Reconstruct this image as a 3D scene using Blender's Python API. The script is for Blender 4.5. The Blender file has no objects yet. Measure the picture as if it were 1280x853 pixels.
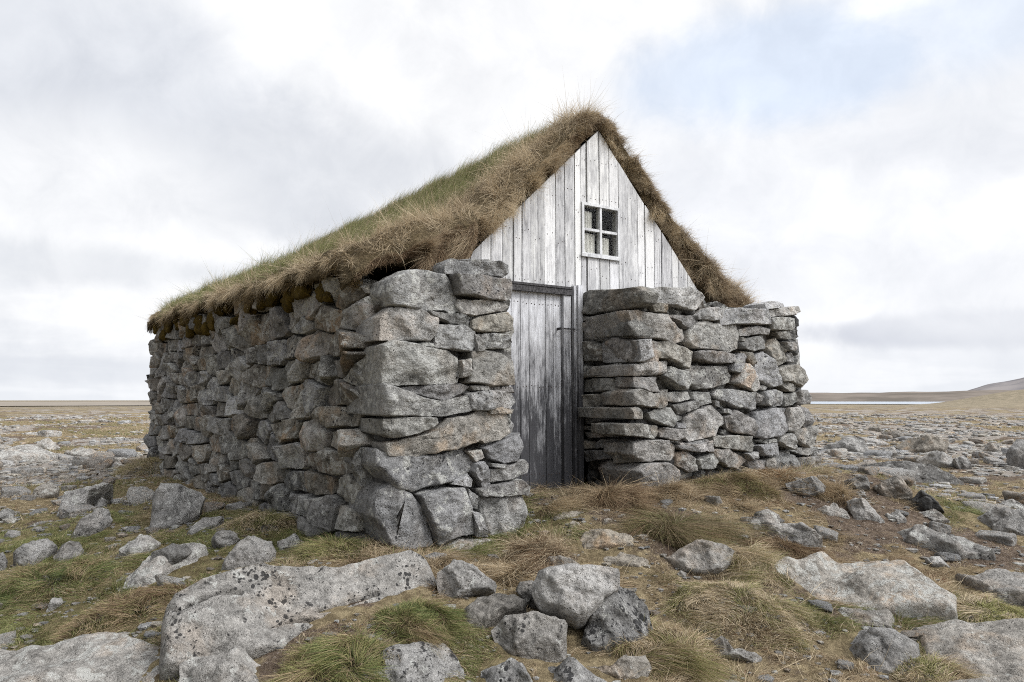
import bpy, math, random
import numpy as np
from mathutils import Vector, Matrix

random.seed(7)
RNG = np.random.default_rng(11)
D = bpy.data
scene = bpy.context.scene
C = scene.collection

# ------------------------------------------------------------------ camera
EYE = 1.35
F = 950.0
PITCH = math.atan((499.5 - 426.5) / F)
cam_d = D.cameras.new('camera'); cam = D.objects.new('camera', cam_d); C.objects.link(cam)
cam_d.sensor_width = 36.0; cam_d.lens = 36.0 * F / 1280.0
cam_d.clip_start = 0.05; cam_d.clip_end = 30000
cam.location = (0, 0, EYE)
cam.rotation_euler = (math.radians(90) + PITCH, 0, 0)
scene.camera = cam
CO = np.array([0, 0, EYE])

def ray(px, py):
    x = (px - 640) / F; y = (426.5 - py) / F
    cp, sp = math.cos(PITCH), math.sin(PITCH)
    d = np.array([x, cp - y * sp, sp + y * cp])
    return d / np.linalg.norm(d)

# hut local frame: s along the front to the right, w into the hut, z up
HX = np.array([0.829, 0.559, 0.0]); HW = np.array([-0.559, 0.829, 0.0]); HUP = np.array([0, 0, 1.0])
HO = np.array([0.0, 6.0, 0.0])
HANG = math.atan2(0.559, 0.829)
def hl(s, w, z): return HO + s * HX + w * HW + z * HUP
def to_local(P):
    q = P - HO
    return np.stack([q @ HX, q @ HW, q @ HUP], -1)

# ------------------------------------------------------------------ numpy noise
def _hash(ix, iy, iz, seed):
    h = (ix * np.uint32(374761393)) ^ (iy * np.uint32(668265263)) ^ (iz * np.uint32(2246822519)) ^ np.uint32((seed * 1274126177) & 0xFFFFFFFF)
    h = (h ^ (h >> np.uint32(15))) * np.uint32(2246822519)
    h = (h ^ (h >> np.uint32(13))) * np.uint32(3266489917)
    return ((h ^ (h >> np.uint32(16))) & np.uint32(0xFFFFFF)) * (1.0 / 0xFFFFFF)
def vnoise(P, seed=0):
    P = np.asarray(P, float); i = np.floor(P); f = P - i; u = f * f * f * (f * (f * 6 - 15) + 10)
    i = i.astype(np.int64).astype(np.uint32); ix, iy, iz = i[..., 0], i[..., 1], i[..., 2]
    r = 0
    for dx in (0, 1):
        wx = u[..., 0] if dx else 1 - u[..., 0]
        for dy in (0, 1):
            wy = u[..., 1] if dy else 1 - u[..., 1]
            for dz in (0, 1):
                wz = u[..., 2] if dz else 1 - u[..., 2]
                r = r + wx * wy * wz * _hash(ix + np.uint32(dx), iy + np.uint32(dy), iz + np.uint32(dz), seed)
    return r * 2 - 1
def fbm(P, seed=0, octv=4, gain=0.5):
    P = np.asarray(P, float); a = 1.0; r = 0; t = 0
    for k in range(octv):
        r = r + a * vnoise(P, seed + k * 17); t += a; a *= gain; P = P * 2.03 + 11.3
    return r / t
def fbm2(x, y, sc, seed=0, octv=4):
    return fbm(np.stack([x * sc, y * sc, np.zeros_like(x)], -1), seed, octv)
def sstep(a, b, x):
    t = np.clip((x - a) / (b - a), 0, 1); return t * t * (3 - 2 * t)

# ------------------------------------------------------------------ terrain height
def local_sw(x, y):
    qx, qy = x - HO[0], y - HO[1]
    return qx * HX[0] + qy * HX[1], qx * HW[0] + qy * HW[1]
def path_mask(x, y):
    s, w = local_sw(x, y)
    # trodden path from the door towards the camera's right
    cx = 0.15 + 0.10 * np.clip(-w, 0, 6)
    m = np.exp(-((s - cx) / (0.34 + 0.11 * np.clip(-w, 0, 4))) ** 2) * sstep(0.2, -0.1, w) * sstep(-3.1, -1.6, w)
    return m
def H(x, y):
    x = np.asarray(x, float); y = np.asarray(y, float)
    s, w = local_sw(x, y)
    r = np.hypot(x, y)
    base = 0.02 + 0.26 * sstep(2.8, 6.5, y) - 0.27 * sstep(9, 30, r) - 0.6 * sstep(30, 160, r) - 4.6 * sstep(150, 800, r)
    base = base - 0.10 * sstep(-1.0, -3.5, x) * sstep(7.5, 4, y)
    ds = np.maximum(np.maximum(-1.45 - s, s - 2.9), 0); dw = np.maximum(np.maximum(-0.65 - w, w - 8.2), 0)
    d = np.hypot(ds, dw)
    P = 0.40 + 0.21 * sstep(-0.7, 0.1, s) + 0.10 * sstep(1.2, 2.9, s)
    P = P - 0.10 * sstep(2.5, 6, w)
    z = base + (P - base) * np.exp(-(d / 1.25) ** 2)
    n = 0.055 * fbm2(x, y, 0.9, 3, 4) + 0.030 * fbm2(x, y, 3.3, 9, 3) + 0.012 * fbm2(x, y, 11, 19, 2)
    n = n * (1 - 0.55 * path_mask(x, y))
    far = sstep(8, 25, r)
    n = n + far * (0.16 * fbm2(x, y, 0.22, 31, 4) + 0.5 * sstep(60, 300, r) * fbm2(x, y, 0.02, 41, 3))
    n = n * (1 - 0.9 * sstep(500, 900, r))
    # low brown rise on the right of the lake
    a = np.arctan2(x, y)
    rise = 18.0 * sstep(0.47, 0.62, a) * np.exp(-((r - 900) / 260) ** 2)
    return z + n + rise
def Hs(x, y): return float(H(np.array([x]), np.array([y]))[0])
def ground_hit(px, py):
    d = ray(px, py); ts = np.geomspace(1.0, 3000, 700)
    for _ in range(2):
        Pt = CO + d * ts[:, None]; below = np.nonzero(Pt[:, 2] < H(Pt[:, 0], Pt[:, 1]))[0]
        i = below[0] if len(below) else len(ts) - 1
        ts = np.linspace(ts[max(i - 1, 0)], ts[i], 40)
    return CO + d * ts[len(ts) // 2]

# ------------------------------------------------------------------ mesh helpers
class MB:
    def __init__(s): s.v = []; s.f = []; s.t = []; s.l = []; s.n = 0; s.mi = []
    def add(s, v, f, tint=(1, 1, 1), lich=(0.3, 0.3, 0.3), mi=0):
        v = np.asarray(v, float); s.v.append(v); s.f.extend([tuple(int(i) + s.n for i in q) for q in f])
        s.t.append(np.tile(np.array([*tint, 1.0]), (len(v), 1))); s.l.append(np.tile(np.array([*lich, 1.0]), (len(v), 1)))
        s.mi.extend([mi] * len(f)); s.n += len(v)
    def build(s, name, mats, parent=None, smooth=True, origin=None):
        v = np.concatenate(s.v)
        if origin is not None: v = v - np.asarray(origin)
        me = D.meshes.new(name); me.from_pydata(v.tolist(), [], s.f)
        if not isinstance(mats, (list, tuple)): mats = [mats]
        for m in mats: me.materials.append(m)
        me.polygons.foreach_set('use_smooth', [smooth] * len(me.polygons))
        me.polygons.foreach_set('material_index', s.mi)
        for nm, arr in (('tint', s.t), ('lich', s.l)):
            a = me.color_attributes.new(nm, 'FLOAT_COLOR', 'POINT'); a.data.foreach_set('color', np.concatenate(arr).ravel())
        me.update()
        o = D.objects.new(name, me); C.objects.link(o)
        if origin is not None: o.location = origin
        if parent is not None: o.parent = parent
        return o
def tag(o, label=None, cat=None, group=None, kind=None):
    if label: o['label'] = label
    if cat: o['category'] = cat
    if group: o['group'] = group
    if kind: o['kind'] = kind
    return o

def box_vf(x0, x1, y0, y1, z0, z1):
    v = [(x, y, z) for z in (z0, z1) for (x, y) in ((x0, y0), (x1, y0), (x1, y1), (x0, y1))]
    f = [(3, 2, 1, 0), (4, 5, 6, 7), (0, 1, 5, 4), (1, 2, 6, 5), (2, 3, 7, 6), (3, 0, 4, 7)]
    return v, f

def resample(poly, N):
    P = np.asarray(poly, float); Q = np.roll(P, -1, 0); L = np.linalg.norm(Q - P, axis=1)
    cum = np.concatenate([[0], np.cumsum(L)]); T = cum[-1]
    out = []
    for t in np.arange(N) / N * T:
        k = min(np.searchsorted(cum, t, 'right') - 1, len(P) - 1)
        f = (t - cum[k]) / max(L[k], 1e-9); out.append(P[k] * (1 - f) + Q[k] * f)
    out = np.array(out)
    for k in range(len(P)):      # keep the corners
        j = np.argmin(np.linalg.norm(out - P[k], axis=1)); out[j] = P[k]
    return out
def centroid(P):
    x, y = P[:, 0], P[:, 1]; x1, y1 = np.roll(x, -1), np.roll(y, -1); c = x * y1 - x1 * y; A = c.sum() / 2
    if abs(A) < 1e-9: return P.mean(0), 1e-6
    return np.array([((x + x1) * c).sum() / (6 * A), ((y + y1) * c).sum() / (6 * A)]), A

def slab(poly2, O, ex, ey, n, L, seed, bulge=0.05, N=44, R=9, edge=0.25, rough=0.012, taper=0.88, planes=4, tilt=0.12, freq=6.0, corner=0.12, cut=0.75, chips=9, cracks=None, cslope=0.22, pslope=(0.25, 1.3)):
    """an angular stone whose front has the given outline; solid, with thickness L behind it"""
    rs = np.random.default_rng(seed)
    P = np.asarray(poly2, float)
    c, A = centroid(P)
    if A < 0: P = P[::-1]
    size = math.sqrt(abs(A))
    q = resample(P, N)
    # worn corners
    for _ in range(2):
        q = q * (1 - corner) + (np.roll(q, 1, 0) + np.roll(q, -1, 0)) * (corner / 2)
    r2 = size * 0.5
    a_f = np.concatenate([[1.0], 1 - (np.arange(1, R) / (R)) ** 1.45 * 0.97])
    rings = []; dep = []
    # random facet planes
    pls = []
    for k in range(planes):
        ang = rs.uniform(0, 2 * math.pi); sl = rs.uniform(*pslope); dirv = np.array([math.cos(ang), math.sin(ang)])
        off = rs.uniform(0.2, cut) * r2
        pls.append((dirv, sl, off))
    tx, ty = rs.normal(0, tilt, 2)
    lo2, hi2 = P.min(0), P.max(0); nch = chips
    chc = rs.uniform(lo2, hi2, (nch, 2)); chg = rs.normal(0, cslope, (nch, 2)); cho = rs.normal(0, 0.020, nch) * size * 1.6
    def depth(p, a):
        e = (1 - a) * r2
        base = bulge + (p - c) @ np.array([tx, ty])
        d = base.copy()
        for dirv, sl, off in pls:
            d = np.minimum(d, base + sl * (off - (p - c) @ dirv))
        if nch:
            dist = np.linalg.norm(p[:, None] - chc[None], axis=2); wgt = np.exp(-(dist - dist.min(1, keepdims=True)) * 28 / size); wgt /= wgt.sum(1, keepdims=True)
            d = d + (wgt * (cho[None] + np.einsum('pcj,cj->pc', p[:, None] - chc[None], chg))).sum(1)
        # rounded shoulder near outline
        m = np.minimum(e / (edge * r2), 1.0)
        sh = np.sqrt(np.clip(1 - (1 - m) ** 2, 0, 1))
        lo = -bulge * 0.8
        if cracks is not None:
            for seg in cracks:
                for A_, B_ in zip(seg[:-1], seg[1:]):
                    ab = B_ - A_; tt_ = np.clip(((p - A_) @ ab) / (ab @ ab), 0, 1); dd = np.linalg.norm(p - (A_ + tt_[:, None] * ab), axis=1)
                    d = d - 0.045 * np.exp(-(dd / 0.012) ** 2)
        d = np.clip(d, lo, None)
        return lo + (d - lo) * sh
    for a in a_f:
        p = c + (q - c) * a
        rings.append(p); dep.append(depth(p, a))
    verts = [np.column_stack([p, d]) for p, d in zip(rings, dep)]
    cen = np.array([[c[0], c[1], float(depth(c[None, :], 0.0)[0])]])
    back = []
    for f_, a in ((0.25, 1.0), (0.55, 0.985), (0.85, (1 + taper) / 2), (1.0, taper), (1.04, taper * 0.55)):
        p = c + (q - c) * a; back.append(np.column_stack([p, np.full(N, -bulge * 0.8 - L * f_)]))
    bc = np.array([[c[0], c[1], -bulge * .8 - L * 1.05]])
    allr = back[::-1] + verts           # from back to front
    V = np.concatenate(allr + [cen, bc])
    Fc = []
    nr = len(allr)
    for k in range(nr - 1):
        b0, b1 = k * N, (k + 1) * N
        for j in range(N):
            j2 = (j + 1) % N; Fc.append((b0 + j, b0 + j2, b1 + j2, b1 + j))
    ci = nr * N
    for j in range(N):
        j2 = (j + 1) % N
        Fc.append(((nr - 1) * N + j, (nr - 1) * N + j2, ci)); Fc.append((j2, j, ci + 1))
    W = O + V[:, :1] * ex + V[:, 1:2] * ey + V[:, 2:3] * n
    amp = rough
    o3 = rs.uniform(0, 50, 3)
    disp = np.stack([fbm(W * freq + o3 + k * 31, 5 + k, 4, 0.55) for k in range(3)], -1)
    W = W + disp * amp * 1.6
    ridg = 1 - np.abs(fbm(W * freq * 0.8 + o3 + 77, 3, 3)) * 3.0
    W = W - n * (np.clip(ridg, 0, 1)[:, None] ** 3) * amp * 1.1
    return W, Fc

def icosphere(sub):
    import bmesh
    bm = bmesh.new(); bmesh.ops.create_icosphere(bm, subdivisions=sub, radius=1.0)
    v = np.array([p.co[:] for p in bm.verts]); f = [tuple(x.index for x in p.verts) for p in bm.faces]; bm.free(); return v, f
_ico = {}
def boulder(seed, sub=4, nplanes=13, rough=0.05, k=14):
    """unit boulder: soft intersection of random half-spaces with rough skin"""
    if sub not in _ico: _ico[sub] = icosphere(sub)
    v, f = _ico[sub]; rs = np.random.default_rng(seed)
    ns = rs.normal(size=(nplanes, 3)); ns /= np.linalg.norm(ns, axis=1)[:, None]
    ns = np.concatenate([ns, [[0, 0, 1], [0, 0, -1], [1, 0, 0], [-1, 0, 0], [0, 1, 0], [0, -1, 0]]])
    ds = rs.uniform(0.62, 1.0, len(ns))
    dots = np.clip(v @ ns.T, 0.02, None); r = ds / dots
    r = (np.sum(r ** (-k), 1)) ** (-1 / k)
    W = v * r[:, None]
    o = rs.uniform(0, 40, 3)
    W = W * (1 + rough * (fbm(W * 2.3 + o, seed, 4, 0.6) * 1.6))[:, None]
    return W, f

# ------------------------------------------------------------------ node helpers
class NT:
    def __init__(s, name, disp=False):
        s.m = D.materials.new(name); s.m.use_nodes = True; s.t = s.m.node_tree
        s.t.nodes.clear(); s.out = s.t.nodes.new('ShaderNodeOutputMaterial')
    def n(s, typ, **kw):
        nd = s.t.nodes.new(typ)
        ins = kw.pop('ins', {})
        for k, v in kw.items(): setattr(nd, k, v)
        for k, v in ins.items():
            if isinstance(v, bpy.types.NodeSocket): s.t.links.new(v, nd.inputs[k])
            else: nd.inputs[k].default_value = v
        return nd
    def math(s, op, a, b=None, clamp=False):
        nd = s.n('ShaderNodeMath', operation=op, use_clamp=clamp)
        for i, v in enumerate((a, b)):
            if v is None: continue
            if isinstance(v, bpy.types.NodeSocket): s.t.links.new(v, nd.inputs[i])
            else: nd.inputs[i].default_value = v
        return nd.outputs[0]
    def noise(s, vec, scale, detail=6, rough=0.55, dist=0.0):
        return s.n('ShaderNodeTexNoise', ins={'Vector': vec, 'Scale': scale, 'Detail': detail, 'Roughness': rough, 'Distortion': dist}).outputs['Fac']
    def ramp(s, fac, a, b, smooth=True):
        nd = s.n('ShaderNodeMapRange', interpolation_type='SMOOTHSTEP' if smooth else 'LINEAR', ins={'Value': fac, 'From Min': a, 'From Max': b})
        return nd.outputs[0]
    def mix(s, fac, a, b, blend='MIX'):
        nd = s.n('ShaderNodeMix', data_type='RGBA', blend_type=blend)
        for i, v in ((0, fac), (6, a), (7, b)):
            if isinstance(v, bpy.types.NodeSocket): s.t.links.new(v, nd.inputs[i])
            else:
                if i > 0 and len(v) == 3: v = (*v, 1)
                nd.inputs[i].default_value = v
        return nd.outputs[2]
    def bsdf(s, color, rough=0.9, normal=None, spec=0.2, extra=None):
        ins = {'Base Color': color, 'Roughness': rough, 'Specular IOR Level': spec}
        if normal is not None: ins['Normal'] = normal
        if extra: ins.update(extra)
        b = s.n('ShaderNodeBsdfPrincipled', ins=ins); s.t.links.new(b.outputs[0], s.out.inputs['Surface']); return b
    def bump(s, h, strength=0.5, dist=0.01, normal=None):
        ins = {'Height': h, 'Strength': strength, 'Distance': dist}
        if normal is not None: ins['Normal'] = normal
        return s.n('ShaderNodeBump', ins=ins).outputs[0]
    def coord(s, name='Object'): return s.n('ShaderNodeTexCoord').outputs[name]
    def attr(s, name): return s.n('ShaderNodeAttribute', attribute_name=name).outputs['Color']
    def sep(s, c):
        n = s.n('ShaderNodeSeparateColor', ins={'Color': c}); return n.outputs[0], n.outputs[1], n.outputs[2]

def rock_material(name):
    t = NT(name)
    co = t.coord('Object'); rnd = t.n('ShaderNodeObjectInfo').outputs['Random']
    off = t.n('ShaderNodeCombineXYZ', ins={'X': t.math('MULTIPLY', rnd, 37.0), 'Y': t.math('MULTIPLY', rnd, 91.0), 'Z': 0.0}).outputs[0]
    v = t.n('ShaderNodeVectorMath', operation='ADD', ins={0: co, 1: off}).outputs[0]
    tint = t.attr('tint'); lb, lp, lw = t.sep(t.attr('lich'))
    # broad mottling
    m1 = t.noise(v, 5.5, 8, 0.62); m2 = t.noise(v, 23.0, 6, 0.65); m3 = t.noise(v, 110.0, 4, 0.7)
    val = t.math('ADD', t.math('MULTIPLY', m1, 1.7), t.math('ADD', t.math('MULTIPLY', m2, 2.2), t.math('MULTIPLY', m3, 1.5)))
    val = t.math('MAXIMUM', t.math('SUBTRACT', val, 1.68), 0.12)
    vc = t.n('ShaderNodeCombineColor', ins={0: val, 1: val, 2: val}).outputs[0]
    col = t.mix(1.0, tint, vc, 'MULTIPLY')
    # warm weathering
    w = t.noise(v, 3.6, 5, 0.6); wf = t.math('MULTIPLY', t.ramp(w, 0.50, 0.64), lw, True)
    col = t.mix(wf, col, t.mix(1.0, col, (1.22, 1.0, 0.80), 'MULTIPLY'))
    # pale crustose lichen
    p = t.noise(v, 13.0, 7, 0.7, 0.4); thr = t.math('SUBTRACT', 0.69, t.math('MULTIPLY', lp, 0.19))
    pf = t.n('ShaderNodeMapRange', ins={'Value': p, 'From Min': thr, 'From Max': t.math('ADD', thr, 0.035)}).outputs[0]
    col = t.mix(t.math('MULTIPLY', pf, 0.75), col, (0.50, 0.50, 0.47))
    # black lichen spots
    vo = t.n('ShaderNodeTexVoronoi', ins={'Vector': t.n('ShaderNodeVectorMath', operation='ADD', ins={0: v, 1: t.n('ShaderNodeVectorMath', operation='SCALE', ins={0: t.n('ShaderNodeTexNoise', ins={'Vector': v, 'Scale': 30.0}).outputs['Color'], 'Scale': 0.03}).outputs[0]}).outputs[0], 'Scale': 34.0}).outputs['Distance']
    bp = t.noise(v, 4.1, 3, 0.6)
    bsz = t.math('MULTIPLY', t.math('SUBTRACT', bp, t.math('SUBTRACT', 0.66, t.math('MULTIPLY', lb, 0.26))), 2.2)
    bf = t.ramp(t.math('SUBTRACT', bsz, vo), -0.02, 0.04)
    b2 = t.noise(v, 19.0, 9, 0.78, 0.6); bf2 = t.ramp(t.math('ADD', b2, t.math('MULTIPLY', lb, 0.14)), 0.68, 0.72)
    bfx = t.math('MAXIMUM', bf, bf2)
    col = t.mix(t.math('MULTIPLY', bfx, 0.85), col, (0.018, 0.018, 0.02))
    # pits
    pit = t.n('ShaderNodeTexVoronoi', ins={'Vector': v, 'Scale': 75.0}).outputs['Distance']
    pitf = t.ramp(pit, 0.30, 0.12); pm = t.ramp(t.noise(v, 7.0, 2), 0.45, 0.6)
    pf2 = t.math('MULTIPLY', pitf, pm)
    col = t.mix(t.math('MULTIPLY', pf2, 0.45), col, (0.03, 0.03, 0.03))
    h = t.math('ADD', t.math('MULTIPLY', t.noise(v, 38.0, 9, 0.68), 1.0), t.math('MULTIPLY', m3, 0.35))
    h = t.math('ADD', h, t.math('MULTIPLY', t.noise(v, 9.0, 6, 0.6), 1.6))
    h = t.math('SUBTRACT', h, t.math('MULTIPLY', pf2, 0.30))
    t.bsdf(col, 0.93, t.bump(h, 0.95, 0.035), 0.12)
    return t.m

def wood_material(name, worn0, worn1, z0, z1, white=(0.70, 0.71, 0.73), dark=(0.05, 0.05, 0.055), grey=(0.30, 0.30, 0.31)):
    """flaking white paint on grey boards; the paint is scoured away towards the height z1"""
    t = NT(name); co = t.coord('Object')
    tint = t.attr('tint'); rr, gg, bb = t.sep(t.attr('lich'))
    sx = t.n('ShaderNodeSeparateXYZ', ins={0: co}); z = sx.outputs[2]
    shift = t.n('ShaderNodeCombineXYZ', ins={'X': t.math('MULTIPLY', rr, 17.0), 'Y': 0.0, 'Z': t.math('MULTIPLY', gg, 23.0)}).outputs[0]
    v = t.n('ShaderNodeVectorMath', operation='ADD', ins={0: co, 1: shift}).outputs[0]
    def st(x, zz): return t.n('ShaderNodeMapping', ins={'Vector': v, 'Scale': (x, x, zz)}).outputs[0]
    grain = t.noise(st(75, 2.2), 1.0, 6, 0.7); grain2 = t.noise(st(210, 5.0), 1.0, 4, 0.7); blot = t.noise(st(9, 3.2), 1.0, 6, 0.65); fl = t.noise(st(55, 14), 1.0, 7, 0.75)
    wear = t.n('ShaderNodeMapRange', ins={'Value': z, 'From Min': z0, 'From Max': z1, 'To Min': worn0, 'To Max': worn1}).outputs[0]
    wear = t.math('ADD', wear, t.math('MULTIPLY', t.math('SUBTRACT', bb, 0.3), 0.30))
    k = t.math('ADD', t.math('MULTIPLY', grain, 0.5), t.math('ADD', t.math('MULTIPLY', blot, 0.55), t.math('MULTIPLY', fl, 0.35)))
    k = t.math('SUBTRACT', k, t.math('SUBTRACT', 0.98, wear))
    f1 = t.ramp(k, -0.12, 0.10); f2 = t.ramp(k, 0.05, 0.28)
    wh = t.mix(1.0, tint, (*white, 1), 'MULTIPLY')
    gv = t.math('ADD', 0.90, t.math('MULTIPLY', grain2, 0.2)); wh = t.mix(1.0, wh, t.n('ShaderNodeCombineColor', ins={0: gv, 1: gv, 2: gv}).outputs[0], 'MULTIPLY')
    col = t.mix(t.math('MULTIPLY', f1, 0.72), wh, (*grey, 1)); col = t.mix(f2, col, (*dark, 1))
    crack = t.ramp(t.noise(st(120, 1.3), 1.0, 3, 0.6), 0.655, 0.70)
    col = t.mix(t.math('MULTIPLY', crack, 0.85), col, (0.03, 0.03, 0.03))
    h = t.math('SUBTRACT', t.math('ADD', grain, grain2), t.math('MULTIPLY', f1, 0.6)); h = t.math('SUBTRACT', h, crack)
    t.bsdf(col, 0.72, t.bump(h, 0.5, 0.004), 0.25)
    return t.m

def plain(name, col, rough=0.85, nscale=30.0, var=0.35, bump=0.4, bd=0.01, spec=0.15):
    t = NT(name); co = t.coord('Object'); n = t.noise(co, nscale, 7, 0.65)
    lo = tuple(c * (1 - var) for c in col); hi = tuple(c * (1 + var) for c in col)
    c = t.mix(t.ramp(n, 0.3, 0.7), lo, hi)
    t.bsdf(c, rough, t.bump(t.noise(co, nscale * 2, 7, 0.65), bump, bd), spec)
    return t.m

def blade_material(name):
    t = NT(name); c = t.attr('tint')
    d = t.n('ShaderNodeBsdfPrincipled', ins={'Base Color': c, 'Roughness': 0.6, 'Specular IOR Level': 0.25})
    tr = t.n('ShaderNodeBsdfTranslucent', ins={'Color': c})
    mx = t.n('ShaderNodeMixShader', ins={0: 0.28, 1: d.outputs[0], 2: tr.outputs[0]}); t.t.links.new(mx.outputs[0], t.out.inputs['Surface'])
    return t.m

def turf_material(name, cols):
    t = NT(name); co = t.coord('Object'); tint = t.attr('tint')
    n = t.noise(co, 9.0, 8, 0.7); n2 = t.noise(co, 55.0, 6, 0.7)
    c = t.mix(t.ramp(n, 0.35, 0.62), cols[0], cols[1]); c = t.mix(t.ramp(n2, 0.45, 0.75), c, cols[2])
    c = t.mix(1.0, c, tint, 'MULTIPLY')
    h = t.math('ADD', n2, t.math('MULTIPLY', n, 1.5))
    t.bsdf(c, 0.95, t.bump(h, 0.9, 0.03), 0.05)
    return t.m

M_ROCK = rock_material('weathered_basalt')
M_GABLE = wood_material('flaking_white_boards', 0.25, 0.30, 1.0, 0.85, white=(0.66, 0.66, 0.655))
M_DOOR = wood_material('scoured_door_boards', 0.24, 0.64, 1.60, 0.0)
M_FRAME = wood_material('window_paint', 0.27, 0.27, 0, 1, white=(0.60, 0.61, 0.62))
M_POST = wood_material('door_post_boards', 0.24, 0.60, 1.65, 0.2)
M_TAR_GAP = plain('tar_and_gap_dark', (0.055, 0.053, 0.055), 0.8, 60, 0.7, 0.5, 0.006)
M_NAIL = plain('rusty_nail', (0.06, 0.045, 0.04), 0.7)
M_CORE = plain('wall_earth_core', (0.05, 0.042, 0.035), 0.95, 20)
M_MOSS = turf_material('eave_moss', [(0.035, 0.025, 0.010), (0.11, 0.075, 0.018), (0.16, 0.11, 0.02)])
M_TURF = turf_material('turf', [(0.055, 0.042, 0.026), (0.12, 0.092, 0.052), (0.22, 0.175, 0.11)])
M_BLADE = blade_material('dry_grass')

# ------------------------------------------------------------------ ground sheet
def cover_maps(x, y):
    """grass, green, path earth, stone litter"""
    r = np.hypot(x, y)
    g = sstep(-0.25, 0.15, fbm2(x, y, 1.1, 51, 5) + 0.35 * fbm2(x, y, 5.0, 57, 3) + 0.17)
    green = sstep(0.0, 0.35, fbm2(x, y, 0.75, 61, 4) + 0.06 - 0.22 * sstep(-0.8, 0.4, x))
    lft = sstep(-0.6, -2.2, x) * sstep(9, 6, r); green = np.clip(green + 0.55 * lft, 0, 1); g = np.clip(g + 0.8 * lft, 0, 1)
    s_, w_l = local_sw(x, y); dh = np.hypot(np.maximum(np.maximum(-1.45 - s_, s_ - 2.9), 0), np.maximum(np.maximum(-0.7 - w_l, w_l - 7.7), 0))
    g = np.clip(g + 1.2 * np.exp(-(dh / 0.28) ** 2) + 0.55 * sstep(-1.2, -0.2, x) * sstep(5.2, 4.2, y), 0, 1)
    pth = path_mask(x, y)
    g = g * (1 - 0.90 * pth)
    far = sstep(9, 16, r); gf = sstep(-0.05, 0.20, fbm2(x, y * 0.55, 0.45, 71, 5))
    g = g * (1 - far) + far * gf * 0.8
    stone = sstep(6.5, 13, r) * sstep(0.0, 0.2, -fbm2(x, y * 0.55, 0.45, 71, 5) + 0.05) * sstep(400, 60, r)
    return g, green, pth, stone
def make_ground():
    a1 = np.linspace(-0.95, 0.95, 420); a2 = np.linspace(0.95, 2 * math.pi - 0.95, 60)[1:-1]
    ang = np.concatenate([a1, a2]); NA = len(ang)
    rad = np.concatenate([[0.6, 1.0, 1.4], np.geomspace(1.8, 12, 300), np.geomspace(12, 6000, 230)[1:]]); NR = len(rad)
    Rg, Ag = np.meshgrid(rad, ang, indexing='ij')
    X = Rg * np.sin(Ag); Y = Rg * np.cos(Ag)
    Z = H(X.ravel(), Y.ravel())
    V = np.column_stack([X.ravel(), Y.ravel(), Z]); V = np.vstack([V, [[0, 0, Hs(0, 0.01)]]])
    i, j = np.meshgrid(np.arange(NR - 1), np.arange(NA), indexing='ij'); j2 = (j + 1) % NA
    quads = np.stack([i * NA + j, (i + 1) * NA + j, (i + 1) * NA + j2, i * NA + j2], -1).reshape(-1, 4)
    faces = [tuple(q) for q in quads[:, ::-1].tolist()] + [(NR * NA, j_, (j_ + 1) % NA) for j_ in range(NA)]
    me = D.meshes.new('ground'); me.from_pydata(V.tolist(), [], faces)
    g, gr, pt, st = cover_maps(V[:, 0], V[:, 1])
    a = me.color_attributes.new('tint', 'FLOAT_COLOR', 'POINT'); a.data.foreach_set('color', np.column_stack([g, gr, pt, st]).ravel())
    me.polygons.foreach_set('use_smooth', [True] * len(me.polygons)); me.update()
    o = D.objects.new('ground', me); C.objects.link(o); tag(o, kind='structure', label='stony moor of earth, thin turf and gravel round the hut', cat='ground')
    t = NT('moor_ground'); co = t.coord('Object')
    at = t.n('ShaderNodeAttribute', attribute_name='tint'); gR, gG, gB = t.sep(at.outputs['Color']); gA = at.outputs['Alpha']
    n1 = t.noise(co, 2.2, 8, 0.65); n2 = t.noise(co, 14.0, 8, 0.7); n3 = t.noise(co, 70.0, 6, 0.7)
    nf = t.noise(co, 0.25, 8, 0.7)
    dirt = t.mix(t.ramp(n2, 0.35, 0.65), (0.08, 0.058, 0.043), (0.19, 0.145, 0.108)); dirt = t.mix(t.ramp(n3, 0.54, 0.64), dirt, (0.30, 0.25, 0.21)); n4 = t.noise(co, 190.0, 3, 0.7); dirt = t.mix(t.math('MULTIPLY', t.ramp(n4, 0.5, 0.64), 0.6), dirt, (0.04, 0.03, 0.024))
    moss = t.mix(t.ramp(n2, 0.4, 0.65), (0.16, 0.125, 0.075), (0.34, 0.275, 0.17)); grn = t.mix(t.ramp(n2, 0.35, 0.65), (0.11, 0.09, 0.048), (0.24, 0.20, 0.11))
    veg = t.mix(gG, moss, grn)
    lit = t.mix(t.ramp(n2, 0.35, 0.62), (0.15, 0.12, 0.10), (0.34, 0.31, 0.275)); lit = t.mix(t.ramp(n3, 0.5, 0.7), lit, (0.40, 0.37, 0.33))
    c = t.mix(t.ramp(t.math('ADD', gR, t.math('MULTIPLY', t.math('SUBTRACT', n2, 0.5), 0.8)), 0.3, 0.6), dirt, veg)
    c = t.mix(t.ramp(t.math('ADD', gA, t.math('MULTIPLY', t.math('SUBTRACT', n2, 0.5), 1.2)), 0.35, 0.6), c, lit)
    farv = t.mix(t.ramp(nf, 0.38, 0.62), (0.15, 0.13, 0.09), (0.30, 0.25, 0.18))
    pos = t.n('ShaderNodeVectorMath', operation='LENGTH', ins={0: co}).outputs['Value']
    c = t.mix(t.ramp(pos, 60, 350), c, farv)
    h = t.math('ADD', t.math('MULTIPLY', n2, 1.2), t.math('MULTIPLY', n3, 0.5))
    t.bsdf(c, 0.95, t.bump(h, 0.9, 0.05), 0.05)
    me.materials.append(t.m)
make_ground()

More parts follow.
